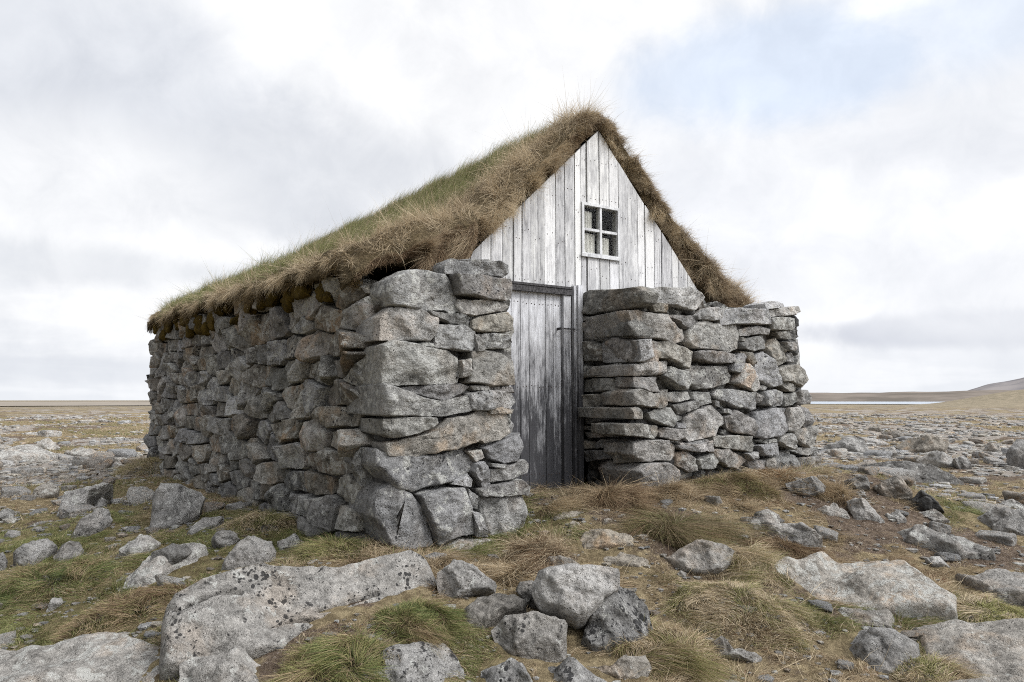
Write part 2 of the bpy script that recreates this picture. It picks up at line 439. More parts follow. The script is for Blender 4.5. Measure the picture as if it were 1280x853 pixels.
# far setting: lake, far shore, hills, pale strip
def arc_sheet(name, a0, a1, r0, r1, z0f, mat, na=160, nr=10, kind='structure', label=None, cat=None):
    A = np.linspace(a0, a1, na); T = np.linspace(0, 1, nr); V = []
    for tt in T:
        for a in A:
            r = r0 + (r1 - r0) * tt; V.append((r * math.sin(a), r * math.cos(a), z0f(a, tt)))
    Fc = [(i * na + j, (i + 1) * na + j, (i + 1) * na + j + 1, i * na + j + 1)[::-1] for i in range(nr - 1) for j in range(na - 1)]
    me = D.meshes.new(name); me.from_pydata(V, [], Fc); me.materials.append(mat); me.polygons.foreach_set('use_smooth', [True] * len(me.polygons))
    o = D.objects.new(name, me); C.objects.link(o); tag(o, label=label, cat=cat, kind=kind); return o
tw = NT('lake_water'); tw.bsdf((0.32, 0.36, 0.41, 1), 0.45, tw.bump(tw.noise(tw.coord(), 0.5, 4), 0.2, 0.1), 0.9)
arc_sheet('lake', 0.30, 0.545, 1080, 2300, lambda a, t: -4.55, tw.m, label='pale lake beyond the moor', cat='lake')
def ridge_h(seed, base, amp, env):
    def f(a, t):
        x = np.array([a * 14]); n = float(fbm2(x, np.array([t * 2.0]), 1.0, seed, 5)[0])
        return -8 + (base + amp * n) * env(a) * math.sin(math.pi * min(1, t * 0.9 + 0.0)) ** 0.7
    return f
def far_mat(name, c0, c1, sc):
    t = NT(name); n = t.noise(t.coord(), sc, 9, 0.65); n2 = t.noise(t.coord(), sc * 6, 6, 0.7)
    c = t.mix(t.ramp(n, 0.38, 0.62), c0, c1); c = t.mix(t.math('MULTIPLY', t.ramp(n2, 0.5, 0.7), 0.4), c, c1); t.bsdf(c, 1.0, None, 0.0); return t.m
ss = lambda a, b, x: float(sstep(a, b, np.array(x)))
arc_sheet('far_shore', -0.9, 0.95, 2300, 3600, ridge_h(3, 34, 9, lambda a: 0.28 + 0.72 * ss(0.1, 0.3, a) - 0.2 * ss(-0.2, -0.5, a)), far_mat('far_shore_moor', (0.13, 0.115, 0.10), (0.22, 0.19, 0.165), 0.004), label='low brown shore across the lake', cat='shore')
arc_sheet('hill', 0.46, 1.0, 4600, 6800, ridge_h(8, 232, 40, lambda a: 0.45 * ss(0.500, 0.565, a) + 0.55 * ss(0.54, 0.66, a)), far_mat('hazy_hill', (0.15, 0.145, 0.155), (0.26, 0.24, 0.235), 0.003), label='hazy flat-topped hill on the horizon', cat='hill')
arc_sheet('sand_flat', -0.8, -0.30, 820, 2200, lambda a, t: -4.45, far_mat('pale_sand', (0.22, 0.195, 0.165), (0.31, 0.275, 0.235), 0.02), label='pale sand flat near the horizon', cat='sand')

# ------------------------------------------------------------------ the hut
hut = D.objects.new('stone_hut', None); C.objects.link(hut)
tag(hut, 'old turf roofed dry stone hut with white weathered gable, the only building on the moor', 'hut')
HUTBASE = hl(0, 0, 0.6)
hut.location = HUTBASE; hut.rotation_euler = (0, 0, HANG)
bpy.context.view_layer.update()
HI = np.array(hut.matrix_world.inverted())
def hut_part(mb, name, mats, parent=None, smooth=True):
    """mesh was made in world coordinates; store it in the hut's own frame"""
    for k in range(len(mb.v)):
        mb.v[k] = mb.v[k] @ HI[:3, :3].T + HI[:3, 3]
    return mb.build(name, mats, parent or hut, smooth)
def hut_part_local(mb, name, mats, parent=None, smooth=True, dz=0.6):
    for k in range(len(mb.v)): mb.v[k] = mb.v[k] - np.array([0, 0, dz])
    return mb.build(name, mats, parent or hut, smooth)

Z = {1: (460, 310, .164063), 2: (440, 440, .1875), 3: (440, 580, .1875), 4: (720, 350, .140625), 5: (720, 450, .140625), 6: (860, 350, .140625), 7: (860, 450, .140625), 8: (720, 540, .25), 0: (0, 0, 1)}
def zp(z, pts):
    ox, oy, k = Z[z]; return [(ox + x * k, oy + y * k) for x, y in pts]
W_FRONT = -0.70; S_REVEAL = 0.69
def on_plane(px, P0, n):
    out = []
    for x, y in px:
        d = ray(x, y); t = ((P0 - CO) @ n) / (d @ n); out.append(CO + d * t)
    return np.array(out)
def stone_tint(rs, dark=1.0, warm=0.5):
    g = rs.uniform(0.215, 0.365) * dark; w = rs.uniform(0, 1) ** 2 * warm
    return (g * (1.0 + 0.10 * w), g * (1.0 + 0.0 * w), g * (1.0 - 0.13 * w) * rs.uniform(0.95, 1.02)), (rs.uniform(0.1, 0.85) ** 1.3, rs.uniform(0.1, 0.9), min(1, w * 1.1 + 0.1))
def traced_stone(mb, px, plane, L, seed, **kw):
    if plane == 'F': P0, n, ex = hl(0, W_FRONT, 0), -HW, HX
    else: P0, n, ex = hl(S_REVEAL, 0, 0), -HX, -HW
    P = on_plane(px, P0, n); ey = HUP
    q = np.column_stack([(P - P0) @ ex, (P - P0) @ ey])
    rs = np.random.default_rng(seed + 500)
    off = kw.pop('off', rs.uniform(-0.025, 0.03)); tint = kw.pop('tint', None)
    tt, li = stone_tint(rs, kw.pop('dark', 1.0), kw.pop('warm', 0.6))
    if tint: tt = tint
    c, A = centroid(q); size = math.sqrt(abs(A))
    q = c + (q - c) * (1 + 0.005 / size)
    args = dict(bulge=0.016 + size * 0.035, rough=0.0045 + size * 0.009, freq=12, N=84, R=18, edge=0.10, corner=0.03, taper=0.92, tilt=0.09, planes=4, cut=1.0, pslope=(0.1, 0.75), cslope=0.15)
    args.update(kw)
    v, f = slab(q, P0 + n * off, ex, ey, n, L, seed, **args)
    mb.add(v, f, tt, li)
    return mb

PIER = [
 (1, .45, [(640,205),(800,210),(1085,235),(1095,300),(1090,380),(1050,405),(900,395),(800,365),(680,360)]),
 (1, .4, [(700,390),(900,400),(1060,415),(1090,445),(1050,480),(800,515),(720,500),(690,440)]),
 (1, .38, [(155,330),(190,230),(300,165),(450,165),(600,200),(665,290),(700,400),(715,470),(660,500),(600,465),(430,475),(190,430)]),
 (1, .2, [(455,475),(590,500),(740,495),(800,535),(790,590),(620,580),(540,540),(450,490)]),
 (1, .42, [(30,640),(60,520),(200,450),(400,460),(545,535),(520,660),(480,720),(300,700),(100,700),(30,690)]),
 (1, .3, [(540,590),(640,590),(740,590),(815,640),(820,740),(790,790),(620,775),(520,760),(515,660)]),
 (1, .4, [(800,550),(860,520),(1060,490),(1095,540),(1100,630),(980,645),(860,640),(810,610)]),
 (1, .4, [(840,655),(960,650),(1070,665),(1100,720),(1090,760),(960,775),(880,770),(870,700)]),
 (1, .2, [(815,655),(870,705),(885,780),(820,790)]),
 (1, .2, [(400,725),(500,725),(515,760),(430,750)]),
 (0, .34, [(475,431),(493,425),(517,430),(558,438),(572,448),(575,465),(572,478),(560,481),(520,480),(478,482),(474,462)]),
 (2, .4, [(790,0),(880,-20),(1010,0),(1090,60),(1105,215),(940,228),(760,205),(790,130)]),
 (2, .1, [(715,60),(780,50),(780,160),(720,170)]),
 (2, .22, [(340,240),(500,222),(740,210),(800,235),(740,280),(640,330),(480,295),(345,255)]),
 (2, .6, [(70,270),(170,215),(300,245),(480,310),(640,340),(755,290),(790,390),(620,430),(400,430),(180,425),(80,370)]),
 (2, .2, [(800,228),(910,225),(910,255),(820,258)]),
 (2, .2, [(920,235),(1070,235),(1095,275),(1000,268)]),
 (2, .4, [(770,280),(900,255),(1060,265),(1095,340),(1060,380),(960,370),(900,395),(800,385)]),
 (2, .2, [(925,380),(1000,368),(1095,385),(1085,412),(930,414)]),
 (2, .38, [(205,450),(350,432),(550,440),(560,480),(440,545),(280,575),(215,550)]),
 (2, .45, [(240,610),(380,580),(560,520),(640,440),(790,425),(840,398),(1040,415),(1065,540),(1000,590),(900,610),(860,590),(700,655),(560,670),(420,700),(260,690)]),
 (2, .4, [(880,650),(1000,600),(1140,545),(1150,620),(1120,730),(1020,748),(920,710)]),
 (2, .2, [(780,665),(870,655),(895,710),(830,735)]),
 (0, .6, [(448,567),(462,561),(496,569),(519,572),(564,567),(579,563),(594,573),(595,588),(571,601),(534,610),(517,616),(496,612),(485,597),(464,584),(452,578)]),
 (0, .25, [(595,580),(604,577),(610,584),(615,608),(606,610),(592,590)]),
 (3, .15, [(690,110),(780,70),(810,110),(800,158),(670,140)]),
 (0, .4, [(612,587),(620,585),(640,582),(658,575),(663,580),(662,592),(640,600),(614,603)]),
 (2, .2, [(925,745),(1035,755),(1000,772),(930,768)]),
 (3, .4, [(840,170),(960,140),(1120,105),(1190,150),(1180,205),(1000,215),(860,215)]),
 (3, .45, [(145,260),(200,180),(280,130),(400,200),(500,340),(555,540),(420,572),(320,580),(230,540),(200,430),(150,360)]),
 (3, .35, [(430,205),(620,165),(750,155),(790,300),(820,465),(700,490),(575,545),(520,400)]),
 (3, .4, [(870,230),(1020,220),(1160,215),(1180,290),(1170,400),(1130,480),(920,488),(890,380)]),
 (3, .12, [(770,165),(860,225),(850,300),(790,290)]), (3, .12, [(795,320),(850,330),(900,480),(830,480)]),
 (3, .4, [(520,640),(600,560),(720,510),(900,495),(1030,510),(1060,600),(1000,720),(800,730),(560,720)]),
]
PIERCAP = [(1, .5, [(600,190),(605,120),(640,80),(800,85),(1020,100),(1085,130),(1085,185),(1040,222),(850,208),(760,208)])]
RIGHT = [
 (4, .1, [(670,200),(810,205),(815,290),(710,285)]),
 (4, .55, [(490,270),(580,255),(640,285),(800,305),(830,370),(960,440),(985,510),(960,550),(880,570),(740,525),(600,515),(550,440)]),
 (4, .42, [(545,535),(665,530),(690,680),(600,720),(555,725)]),
 (4, .12, [(720,560),(800,545),(950,600),(1040,640),(1000,790),(840,710),(730,690)]),
 (5, .55, [(530,40),(680,15),(830,5),(830,100),(790,130),(540,140)]),
 (5, .15, [(800,140),(840,60),(900,90),(990,100),(1040,180),(1010,265),(930,265),(850,190)]),
 (5, .22, [(545,150),(740,155),(745,290),(680,285),(550,240)]),
 (5, .36, [(505,290),(560,260),(700,300),(825,265),(820,400),(780,430),(600,410),(505,405)]),
 (5, .62, [(480,430),(540,420),(600,500),(595,525),(490,525)]),
 (5, .1, [(660,470),(720,440),(850,420),(900,480),(955,510),(950,530),(880,550),(870,600),(760,570),(690,530)]),
 (5, .40, [(440,575),(560,560),(720,590),(740,640),(700,710),(600,690),(450,670)]),
 (5, .1, [(750,640),(780,600),(930,620),(940,690),(880,720),(760,690)]), (5, .1, [(890,560),(970,570),(970,610),(900,610)]),
 (8, .35, [(300,60),(350,42),(470,42),(500,70),(500,125),(460,145),(340,148),(290,115)]),
 (5, .15, [(845,290),(1020,285),(1050,350),(900,380),(840,365)]), (5, .15, [(870,400),(1060,365),(1110,400),(1080,430),(920,480)]),
 (5, .15, [(1060,290),(1200,285),(1225,380),(1100,410),(1050,350)]),
 (0, .3, [(858,522),(872,513),(893,506),(902,516),(911,528),(902,534),(898,545),(865,552),(858,540)]),
 (5, .2, [(905,760),(1190,710),(1215,780),(1180,810),(1000,815),(910,790)]),
 (6, .3, [(0,560),(10,450),(130,370),(160,355),(290,385),(460,400),(485,480),(480,600),(400,640),(200,620),(60,605)]),
 (6, .3, [(80,640),(200,630),(410,660),(430,720),(330,745),(220,740),(90,700)]),
 (7, .3, [(10,90),(60,50),(370,60),(410,140),(400,200),(240,250),(90,265),(40,190)]),
 (4, .25, [(820,320),(900,305),(1010,320),(1060,310),(1120,370),(1000,435),(960,400),(890,340)]),
 (6, .3, [(110,310),(170,255),(250,240),(330,270),(300,350),(220,365),(120,345)]),
 (6, .3, [(490,440),(640,405),(730,440),(720,490),(640,485),(490,500)]), (6, .25, [(480,560),(540,520),(680,490),(715,540),(710,610),(600,635),(500,610)]),
 (6, .15, [(485,510),(540,520),(520,548),(485,545)]), (6, .3, [(720,340),(830,330),(940,345),(960,420),(930,445),(820,450),(740,440)]),
 (6, .3, [(800,460),(920,450),(950,520),(880,530),(820,520)]), (6, .3, [(840,550),(960,565),(975,610),(930,635),(870,625)]),
 (6, .3, [(880,650),(955,650),(950,735),(880,720)]), (6, .3, [(720,600),(790,520),(820,550),(870,640),(880,720),(800,770),(770,740)]),
 (6, .2, [(500,630),(580,650),(640,690),(620,750),(590,770),(540,700)]), (6, .2, [(440,700),(500,650),(530,680),(470,830),(400,800)]),
 (7, .3, [(520,30),(560,30),(600,90),(650,250),(600,285),(440,215),(430,200)]),
 (0, .3, [(946,446),(955,440),(967,451),(974,470),(974,483),(965,485),(947,475),(945,462)]),
 (7, .3, [(790,90),(900,40),(970,40),(1030,90),(1070,180),(1010,245),(900,195),(820,190)]), (7, .25, [(820,210),(880,195),(980,240),(960,290),(880,280)]),
 (7, .15, [(640,220),(715,245),(690,270),(650,260)]), (7, .35, [(240,320),(290,265),(400,260),(620,295),(630,440),(440,430),(320,370)]),
 (7, .2, [(620,290),(690,330),(680,370),(630,400)]), (7, .3, [(680,290),(760,265),(840,285),(850,400),(760,415),(680,400)]),
 (7, .25, [(850,300),(960,290),(990,370),(920,400),(860,410)]), (7, .25, [(970,290),(1000,260),(1080,270),(1115,340),(1100,395),(1000,400)]),
 (7, .2, [(340,510),(420,450),(560,520),(605,600),(590,680),(430,650),(360,600)]), (7, .3, [(600,560),(640,460),(760,425),(880,430),(890,620),(820,680),(700,705),(610,690),(590,600)]),
 (7, .3, [(890,430),(980,420),(1010,480),(1000,580),(930,640),(895,620)]), (7, .25, [(980,400),(1060,440),(1100,520),(1110,580),(1040,600),(1000,500)]),
 (7, .3, [(960,630),(1060,600),(1140,590),(1140,680),(1080,790),(1000,750)]), (7, .3, [(240,690),(400,670),(560,680),(600,760),(590,820),(480,810),(260,770)]),
 (7, .12, [(330,435),(410,445),(380,480),(330,470)]), (7, .12, [(240,360),(290,370),(290,420),(260,410)]), (7, .12, [(640,715),(780,705),(790,730),(700,750)]),
 (7, .25, [(800,690),(900,655),(930,740),(940,800),(860,770),(800,730)]), (8, .2, [(905,70),(1010,55),(1015,115),(930,120)]),
 (8, .3, [(1040,100),(1110,120),(1130,170),(1090,225),(1040,230),(1010,150)]), (8, .3, [(1130,130),(1210,120),(1215,190),(1150,215),(1120,170)]),
 (8, .25, [(1120,80),(1200,75),(1215,110),(1150,118),(1105,100)]), (8, .25, [(510,110),(560,95),(600,140),(615,195),(580,205),(510,170)]),
 (8, .25, [(600,140),(690,110),(720,150),(700,180),(620,190)]), (8, .25, [(690,90),(770,85),(870,140),(830,185),(770,175),(720,150)]),
 (8, .15, [(860,110),(900,100),(920,130),(880,145)]), (8, .45, [(300,200),(340,160),(440,150),(500,190),(500,240),(460,325),(400,345),(330,300)]),
 (8, .12, [(960,140),(1000,130),(1000,190),(950,190)]), (8, .2, [(520,55),(600,62),(680,45),(685,95),(600,100),(530,90)]),
 (8, .2, [(880,150),(950,140),(950,190),(890,200)]),
]
RIGHTCAP = [
 ('F', 4, .35, [(630,120),(760,60),(1000,65),(1130,110),(1160,150),(1090,265),(950,240),(820,215),(700,185),(640,200)]),
 ('F', 6, .45, [(300,340),(380,260),(450,245),(530,250),(700,260),(740,400),(600,400),(500,395),(310,395)]),
 ('F', 6, .40, [(710,275),(850,245),(990,230),(1020,280),(960,315),(800,325),(725,320)]),
 ('F', 6, .25, [(700,210),(760,185),(860,210),(870,240),(710,262)]),
]
REVEAL = [
 (4, .25, [(45,330),(100,325),(140,345),(80,370)]), (4, .25, [(45,380),(170,365),(150,520),(50,540)]), (4, .25, [(45,560),(110,540),(230,590),(350,660),(360,720),(50,720)]),
 (5, .2, [(40,40),(90,60),(90,150),(40,160)]), (5, .25, [(45,180),(240,160),(420,165),(400,260),(300,280),(45,285)]), (5, .25, [(35,315),(220,300),(230,350),(190,450),(40,465)]),
 (5, .2, [(235,330),(300,290),(280,440),(200,450)]), (5, .2, [(40,590),(200,590),(190,630),(60,620)]), (5, .2, [(45,640),(200,650),(220,690),(80,690)]),
 (5, .25, [(150,740),(220,700),(340,710),(320,780),(160,790)]), (5, .2, [(35,710),(130,730),(140,790),(40,800)]), (8, .25, [(20,95),(170,90),(190,130),(40,150)]),
 (8, .25, [(170,100),(290,90),(300,150),(190,160)]), (5, .2, [(300,290),(430,265),(500,300),(500,405),(300,400)]), (5, .2, [(200,590),(300,560),(440,570),(440,670),(280,690),(210,640)]),
 (5, .2, [(40,470),(250,450),(470,425),(480,520),(250,540),(60,575)]), (5, .2, [(95,120),(150,70),(340,30),(520,40),(530,135),(300,140),(110,148)]),
 (4, .2, [(150,500),(180,420),(350,310),(490,275),(550,430),(540,500),(340,505),(180,525)]), (4, .2, [(240,560),(320,515),(545,535),(555,725),(480,735),(370,700),(340,650)]),
]

# Voronoi courses for the walls that are not traced stone by stone
def clip_half(poly, a, b):
    """keep the part of poly with a.p <= b"""
    out = []; n = len(poly)
    for i in range(n):
        p, q = poly[i], poly[(i + 1) % n]; dp = a[0] * p[0] + a[1] * p[1] - b; dq = a[0] * q[0] + a[1] * q[1] - b
        if dp <= 0: out.append(p)
        if (dp < 0 < dq) or (dq < 0 < dp):
            t = dp / (dp - dq); out.append((p[0] + (q[0] - p[0]) * t, p[1] + (q[1] - p[1]) * t))
    return out
def courses(u0, u1, v0, v1, size, seed, asp=1.25, jit=0.20):
    rs = np.random.default_rng(seed); S = []; k = 0; v = v0 - size / 2
    while v < v1 + size:
        hh = size / math.sqrt(asp) * rs.uniform(0.75, 1.2); u = u0 - size * rs.uniform(0, 1)
        while u < u1 + size:
            ww = size * math.sqrt(asp) * rs.choice([0.45, 0.75, 1.0, 1.35, 1.75]); 
            S.append((u + ww / 2, v + hh / 2 + rs.normal(0, size * jit), rs.uniform(-0.25, 0.45) * size * size * 0.35)); u += ww
        v += hh
    S = np.array(S); cells = []
    sc = np.array([1.0, asp])
    X = S[:, :2] * sc
    for i in range(len(S)):
        if not (u0 - .05 < S[i, 0] < u1 + .05 and v0 - .05 < S[i, 1] < v1 + .05): continue
        poly = [(X[i, 0] - 1.5, X[i, 1] - 1.5), (X[i, 0] + 1.5, X[i, 1] - 1.5), (X[i, 0] + 1.5, X[i, 1] + 1.5), (X[i, 0] - 1.5, X[i, 1] + 1.5)]
        d = np.linalg.norm(X - X[i], axis=1)
        for j in np.argsort(d)[1:22]:
            if d[j] > 4 * size: break
            a = X[j] - X[i]; b = (X[j] @ X[j] - X[i] @ X[i] + S[i, 2] - S[j, 2]) / 2
            poly = clip_half(poly, a, b)
            if len(poly) < 3: break
        if len(poly) < 3: continue
        P = np.array(poly) / sc
        P[:, 0] = np.clip(P[:, 0], u0, u1)
        c, A = centroid(P)
        if abs(A) < (size * 0.3) ** 2: continue
        cells.append(P)
    return cells
def voro_wall(mb, O, ex, n, u0, u1, v0, topf, size, seed, L=0.2, dark=1.0, gap=0.006, N=30, R=7, warm=0.4, inset=0.0, asp=1.25, offs=0.03, gapx=None, wtilt=0.13, jit=0.20):
    rs = np.random.default_rng(seed + 1)
    for k, P in enumerate(courses(u0, u1, v0, max(topf(u0), topf(u1), topf((u0 + u1) / 2)), size, seed, asp, jit)):
        c, A = centroid(P)
        if c[1] > topf(c[0]): continue
        s = math.sqrt(abs(A)); ext = P.max(0) - P.min(0); P = c + (P - c) * np.array([max(0.6, 1 - (gapx or gap) / ext[0]), max(0.6, 1 - gap / ext[1])])
        P = P + rs.normal(0, 0.006, P.shape)
        tt, li = stone_tint(rs, dark * rs.uniform(0.80, 1.18), warm); li = (li[0], min(1, li[1] + (0.3 if warm > .8 else 0)), li[2])
        v, f = slab(P, O - n * inset + n * rs.uniform(-offs, offs), ex, HUP, n, L, seed * 1000 + k, bulge=0.014 + s * 0.035, N=N, R=R, rough=0.004 + s * 0.010, freq=12, edge=0.08, corner=0.025, tilt=wtilt, taper=0.85, planes=4, cut=1.0, pslope=(0.15, 0.9), chips=6, cslope=0.15)
        mb.add(v, f, tt, li)
def core_prism(mb, s0, s1, w0, w1, z0, z1):
    v, f = box_vf(s0, s1, w0, w1, z0, z1); v = np.array([hl(*p) for p in v]); mb.add(v, f, (0.05, 0.045, 0.04), (0, 0, 0.3))

seed = 100
# pier left of the door
mb = MB()
for z, L, pts in PIER:
    seed += 1; traced_stone(mb, [(max(x, 485 - (y - 345) * 0.045 + (seed % 3) * 2 - 3), y) for x, y in zp(z, pts)], 'F', L, seed)
voro_wall(mb, hl(0, W_FRONT, 0), HX, -HW, -1.36, -0.42, 0.30, lambda u: 2.1, 0.11, 5, L=0.15, inset=0.10, dark=0.42, N=18, R=4)  # filler stones tinted dark, painting shade into the crevices
voro_wall(mb, hl(-0.40, 0, 0), HW, HX, -0.62, 0.05, 0.35, lambda u: 2.15, 0.20, 6, L=0.2, inset=0.03, N=20, R=5)
core_prism(mb, -1.30, -0.50, -0.58, 0.3, 0.2, 2.12)
pier = hut_part(mb, 'front_pier', M_ROCK); pier['label'] = 'tall squared pier of big blocks at the near corner beside the door'
for z, L, pts in PIERCAP:
    seed += 1; mb = MB(); traced_stone(mb, zp(z, pts), 'F', L, seed, dark=1.15, off=0.0); hut_part(mb, 'capstone', M_ROCK, pier)
# wall right of the door
mb = MB()
for z, L, pts in RIGHT:
    seed += 1; traced_stone(mb, zp(z, pts), 'F', L, seed)
for z, L, pts in REVEAL:
    seed += 1; traced_stone(mb, zp(z, pts), 'R', L, seed, off=-0.01, dark=0.9)
TOPR = lambda u: 2.14 - 0.05 * max(0, u - 2.0)
voro_wall(mb, hl(0, W_FRONT, 0), HX, -HW, 0.80, 2.82, 0.45, TOPR, 0.12, 7, L=0.15, inset=0.10, dark=0.42, N=18, R=4)  # dark filler tint paints the shade between the front stones
voro_wall(mb, hl(S_REVEAL, 0, 0), -HW, -HX, 0.0, 0.6, 0.45, lambda u: 2.1, 0.12, 8, L=0.15, inset=0.09, dark=0.42, N=18, R=4)  # same painted crevice shade behind the reveal stones
core_prism(mb, 0.80, 2.70, -0.58, 0.3, 0.2, 2.05)
rwall = hut_part(mb, 'front_wall', M_ROCK); rwall['label'] = 'stepped dry stone wall to the right of the door'
mb = MB(); traced_stone(mb, zp(4, [(45,120),(100,90),(440,85),(560,55),(625,100),(610,200),(470,250),(330,285),(100,310),(45,300)]), 'R', .14, 77, dark=0.95, off=0.0); hut_part(mb, 'capstone', M_ROCK, rwall)
for pl, z, L, pts in RIGHTCAP:
    seed += 1; mb = MB(); traced_stone(mb, zp(z, pts), pl, L, seed, dark=1.15, off=0.0); hut_part(mb, 'capstone', M_ROCK, rwall)
# long side wall (facing the camera's left), far side and back
TOPL = lambda w: 2.20 + 0.03 * w - (0.12 if w < 0.05 else 0)
mb = MB()
voro_wall(mb, hl(-1.445, 0, 0), -HW, -HX, -7.62, 0.46, 0.18, lambda u: TOPL(-u) + 0.02, 0.300, 19, L=0.25, dark=0.92, N=72, R=15, gap=0.020, gapx=0.060, asp=2.7, offs=0.035, warm=0.9, wtilt=0.16, jit=0.13)
voro_wall(mb, hl(-1.445, 0, 0), -HW, -HX, -7.62, 0.58, 0.2, lambda u: TOPL(-u), 0.16, 13, L=0.1, inset=0.10, asp=2.4, dark=0.40, N=14, R=3)  # set-back fillers, darkened in colour to shade the joints
core_prism(mb, -1.28, -0.7, 0.0, 7.5, 0.1, 2.12)
lw = hut_part(mb, 'long_wall', M_ROCK); lw['label'] = 'long low side wall of darker fitted fieldstones'
mb = MB()
voro_wall(mb, hl(2.85, 0, 0), HW, HX, -0.6, 8.0, 0.3, lambda u: 2.0, 0.28, 10, L=0.3, N=20, R=5)
core_prism(mb, 2.2, 2.72, 0.0, 7.85, 0.1, 1.95)
hut_part(mb, 'long_wall', M_ROCK)
mb = MB()
voro_wall(mb, hl(0, 8.0, 0), -HX, HW, -2.8, 1.4, 0.2, lambda u: 2.1 + 1.2 * max(0, 1 - abs(u + 0.9) / 1.6), 0.3, 12, L=0.3, N=20, R=5)
core_prism(mb, -1.3, 2.7, 7.4, 7.85, 0.1, 2.0); core_prism(mb, 0.0, 1.8, 7.5, 7.85, 2.0, 2.7)
hut_part(mb, 'rear_wall', M_ROCK)

# --- gable boarding (hut-local coordinates: x = s, y = w)
def poly_board(mb, pts, y0, y1, tint, li, mi=0):
    """pts: outline in (s, z), counter-clockwise seen from the front (-w)"""
    n = len(pts); v = [(p[0], y0, p[1]) for p in pts] + [(p[0], y1, p[1]) for p in pts]
    f = [tuple(range(n)), tuple(range(2 * n - 1, n - 1, -1))] + [(i, i + n, (i + 1) % n + n, (i + 1) % n) for i in range(n)]
    f[2:] = [q[::-1] if False else q for q in f[2:]]
    mb.add(v, f, tint, li, mi)
APEX = (0.91, 3.70)
def gz(s):
    return APEX[1] - (APEX[0] - s) * 0.95 if s < APEX[0] else APEX[1] - (s - APEX[0]) * 1.07
WS0, WS1, WZ0, WZ1 = 0.705, 1.135, 2.575, 3.035
DOORTOP = 2.27
mb = MB(); rs = np.random.default_rng(5)
s = -0.75; edges = [s]
while s < 2.30:
    s += rs.uniform(0.085, 0.135); edges.append(s)
# boards meet the window's sides
edges = sorted([e for e in edges if abs(e - WS0) > 0.045 and abs(e - WS1) > 0.045 and abs(e - APEX[0]) > 0.03] + [WS0, WS1, APEX[0]])
for a, b in zip(edges[:-1], edges[1:]):
    g = rs.choice([0.002, 0.003, 0.005, 0.008]); a2, b2 = a + g, b - g
    bot = DOORTOP + 0.0 if b < 0.62 else 1.7
    if a < 0.62 < b: bot = DOORTOP
    y0 = -rs.uniform(0.002, 0.009)
    segs = [(bot, None)]
    if a >= WS0 - 1e-6 and b <= WS1 + 1e-6: segs = [(bot, WZ0 - 0.002), (WZ1 + 0.002, None)]
    for z0, z1 in segs:
        br = rs.uniform(0.88, 1.04); tint = (br, br, br * rs.uniform(0.99, 1.03)); li = (rs.uniform(), rs.uniform(), rs.uniform(0.05, 0.6))
        mid = None
        ta, tb = gz(a2), gz(b2)
        if z1 is not None: ta = tb = z1
        poly_board(mb, [(a2, z0), (b2, z0), (b2, tb), (a2, ta)], y0, y0 + 0.022, tint, li)
        # nails
        zz = z0 + 0.05
        while zz < min(ta, tb) - 0.02:
            for q in (0.28, 0.72):
                x = a2 + (b2 - a2) * q + rs.normal(0, 0.004); z = zz + rs.normal(0, 0.008); r = 0.0040
                P = [(x + r * math.cos(k * math.pi / 3), z + r * math.sin(k * math.pi / 3)) for k in range(6)]
                poly_board(mb, P, y0 - 0.0025, y0 + 0.002, (1, 1, 1), (0, 0, 0), 1)
            zz += rs.choice([0.33, 0.40])
v, f = box_vf(-0.75, 0.69, 0.03, 0.05, DOORTOP, 2.5); mb.add(v, f, (0.05, 0.05, 0.05), (0, 0, 1), 1)
gable = hut_part_local(mb, 'gable', [M_GABLE, M_NAIL], smooth=False)
# dark inner lining behind the boards so that the gaps read black, with an opening at the window
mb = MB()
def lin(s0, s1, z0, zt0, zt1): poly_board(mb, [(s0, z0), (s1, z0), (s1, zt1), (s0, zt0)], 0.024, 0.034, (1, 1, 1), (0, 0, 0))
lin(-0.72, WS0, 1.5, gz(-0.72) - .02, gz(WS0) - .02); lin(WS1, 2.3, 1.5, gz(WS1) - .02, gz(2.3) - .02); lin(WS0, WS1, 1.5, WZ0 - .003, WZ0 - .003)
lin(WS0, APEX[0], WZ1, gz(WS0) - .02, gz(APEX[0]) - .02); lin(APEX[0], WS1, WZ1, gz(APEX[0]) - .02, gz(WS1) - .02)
hut_part_local(mb, 'lining', M_TAR_GAP, gable, smooth=False)

# --- door
mb = MB(); rs = np.random.default_rng(15)
s = -0.62
while s < 0.485:
    b = min(s + rs.uniform(0.075, 0.10), 0.495)
    if 0.495 - b < 0.03: b = 0.495
    y0 = 0.012 - rs.uniform(0, 0.006); br = rs.uniform(0.85, 1.0)
    poly_board(mb, [(s + .002, 0.50), (b - .002, 0.50), (b - .002, DOORTOP - 0.035), (s + .002, DOORTOP - 0.035)], y0, y0 + 0.03, (br, br, br * 1.02), (rs.uniform(), rs.uniform(), rs.uniform(0.1, 0.5)))
    for zz in (0.75, 1.45, 2.12):
        for q in (0.3, 0.7):
            x = s + (b - s) * q; r = 0.0045; z = zz + rs.normal(0, 0.006)
            poly_board(mb, [(x + r * math.cos(k * math.pi / 3), z + r * math.sin(k * math.pi / 3)) for k in range(6)], y0 - 0.003, y0 + 0.002, (1, 1, 1), (0, 0, 0), 1)
    s = b
v, f = box_vf(-0.62, 0.495, 0.046, 0.06, 0.5, DOORTOP - 0.04); mb.add(v, f, (0.1, 0.1, 0.1), (0, 0, 1), 1)
door = hut_part_local(mb, 'door', [M_DOOR, M_NAIL], smooth=False); door['label'] = 'plank door, white paint scoured to charcoal towards the sill'
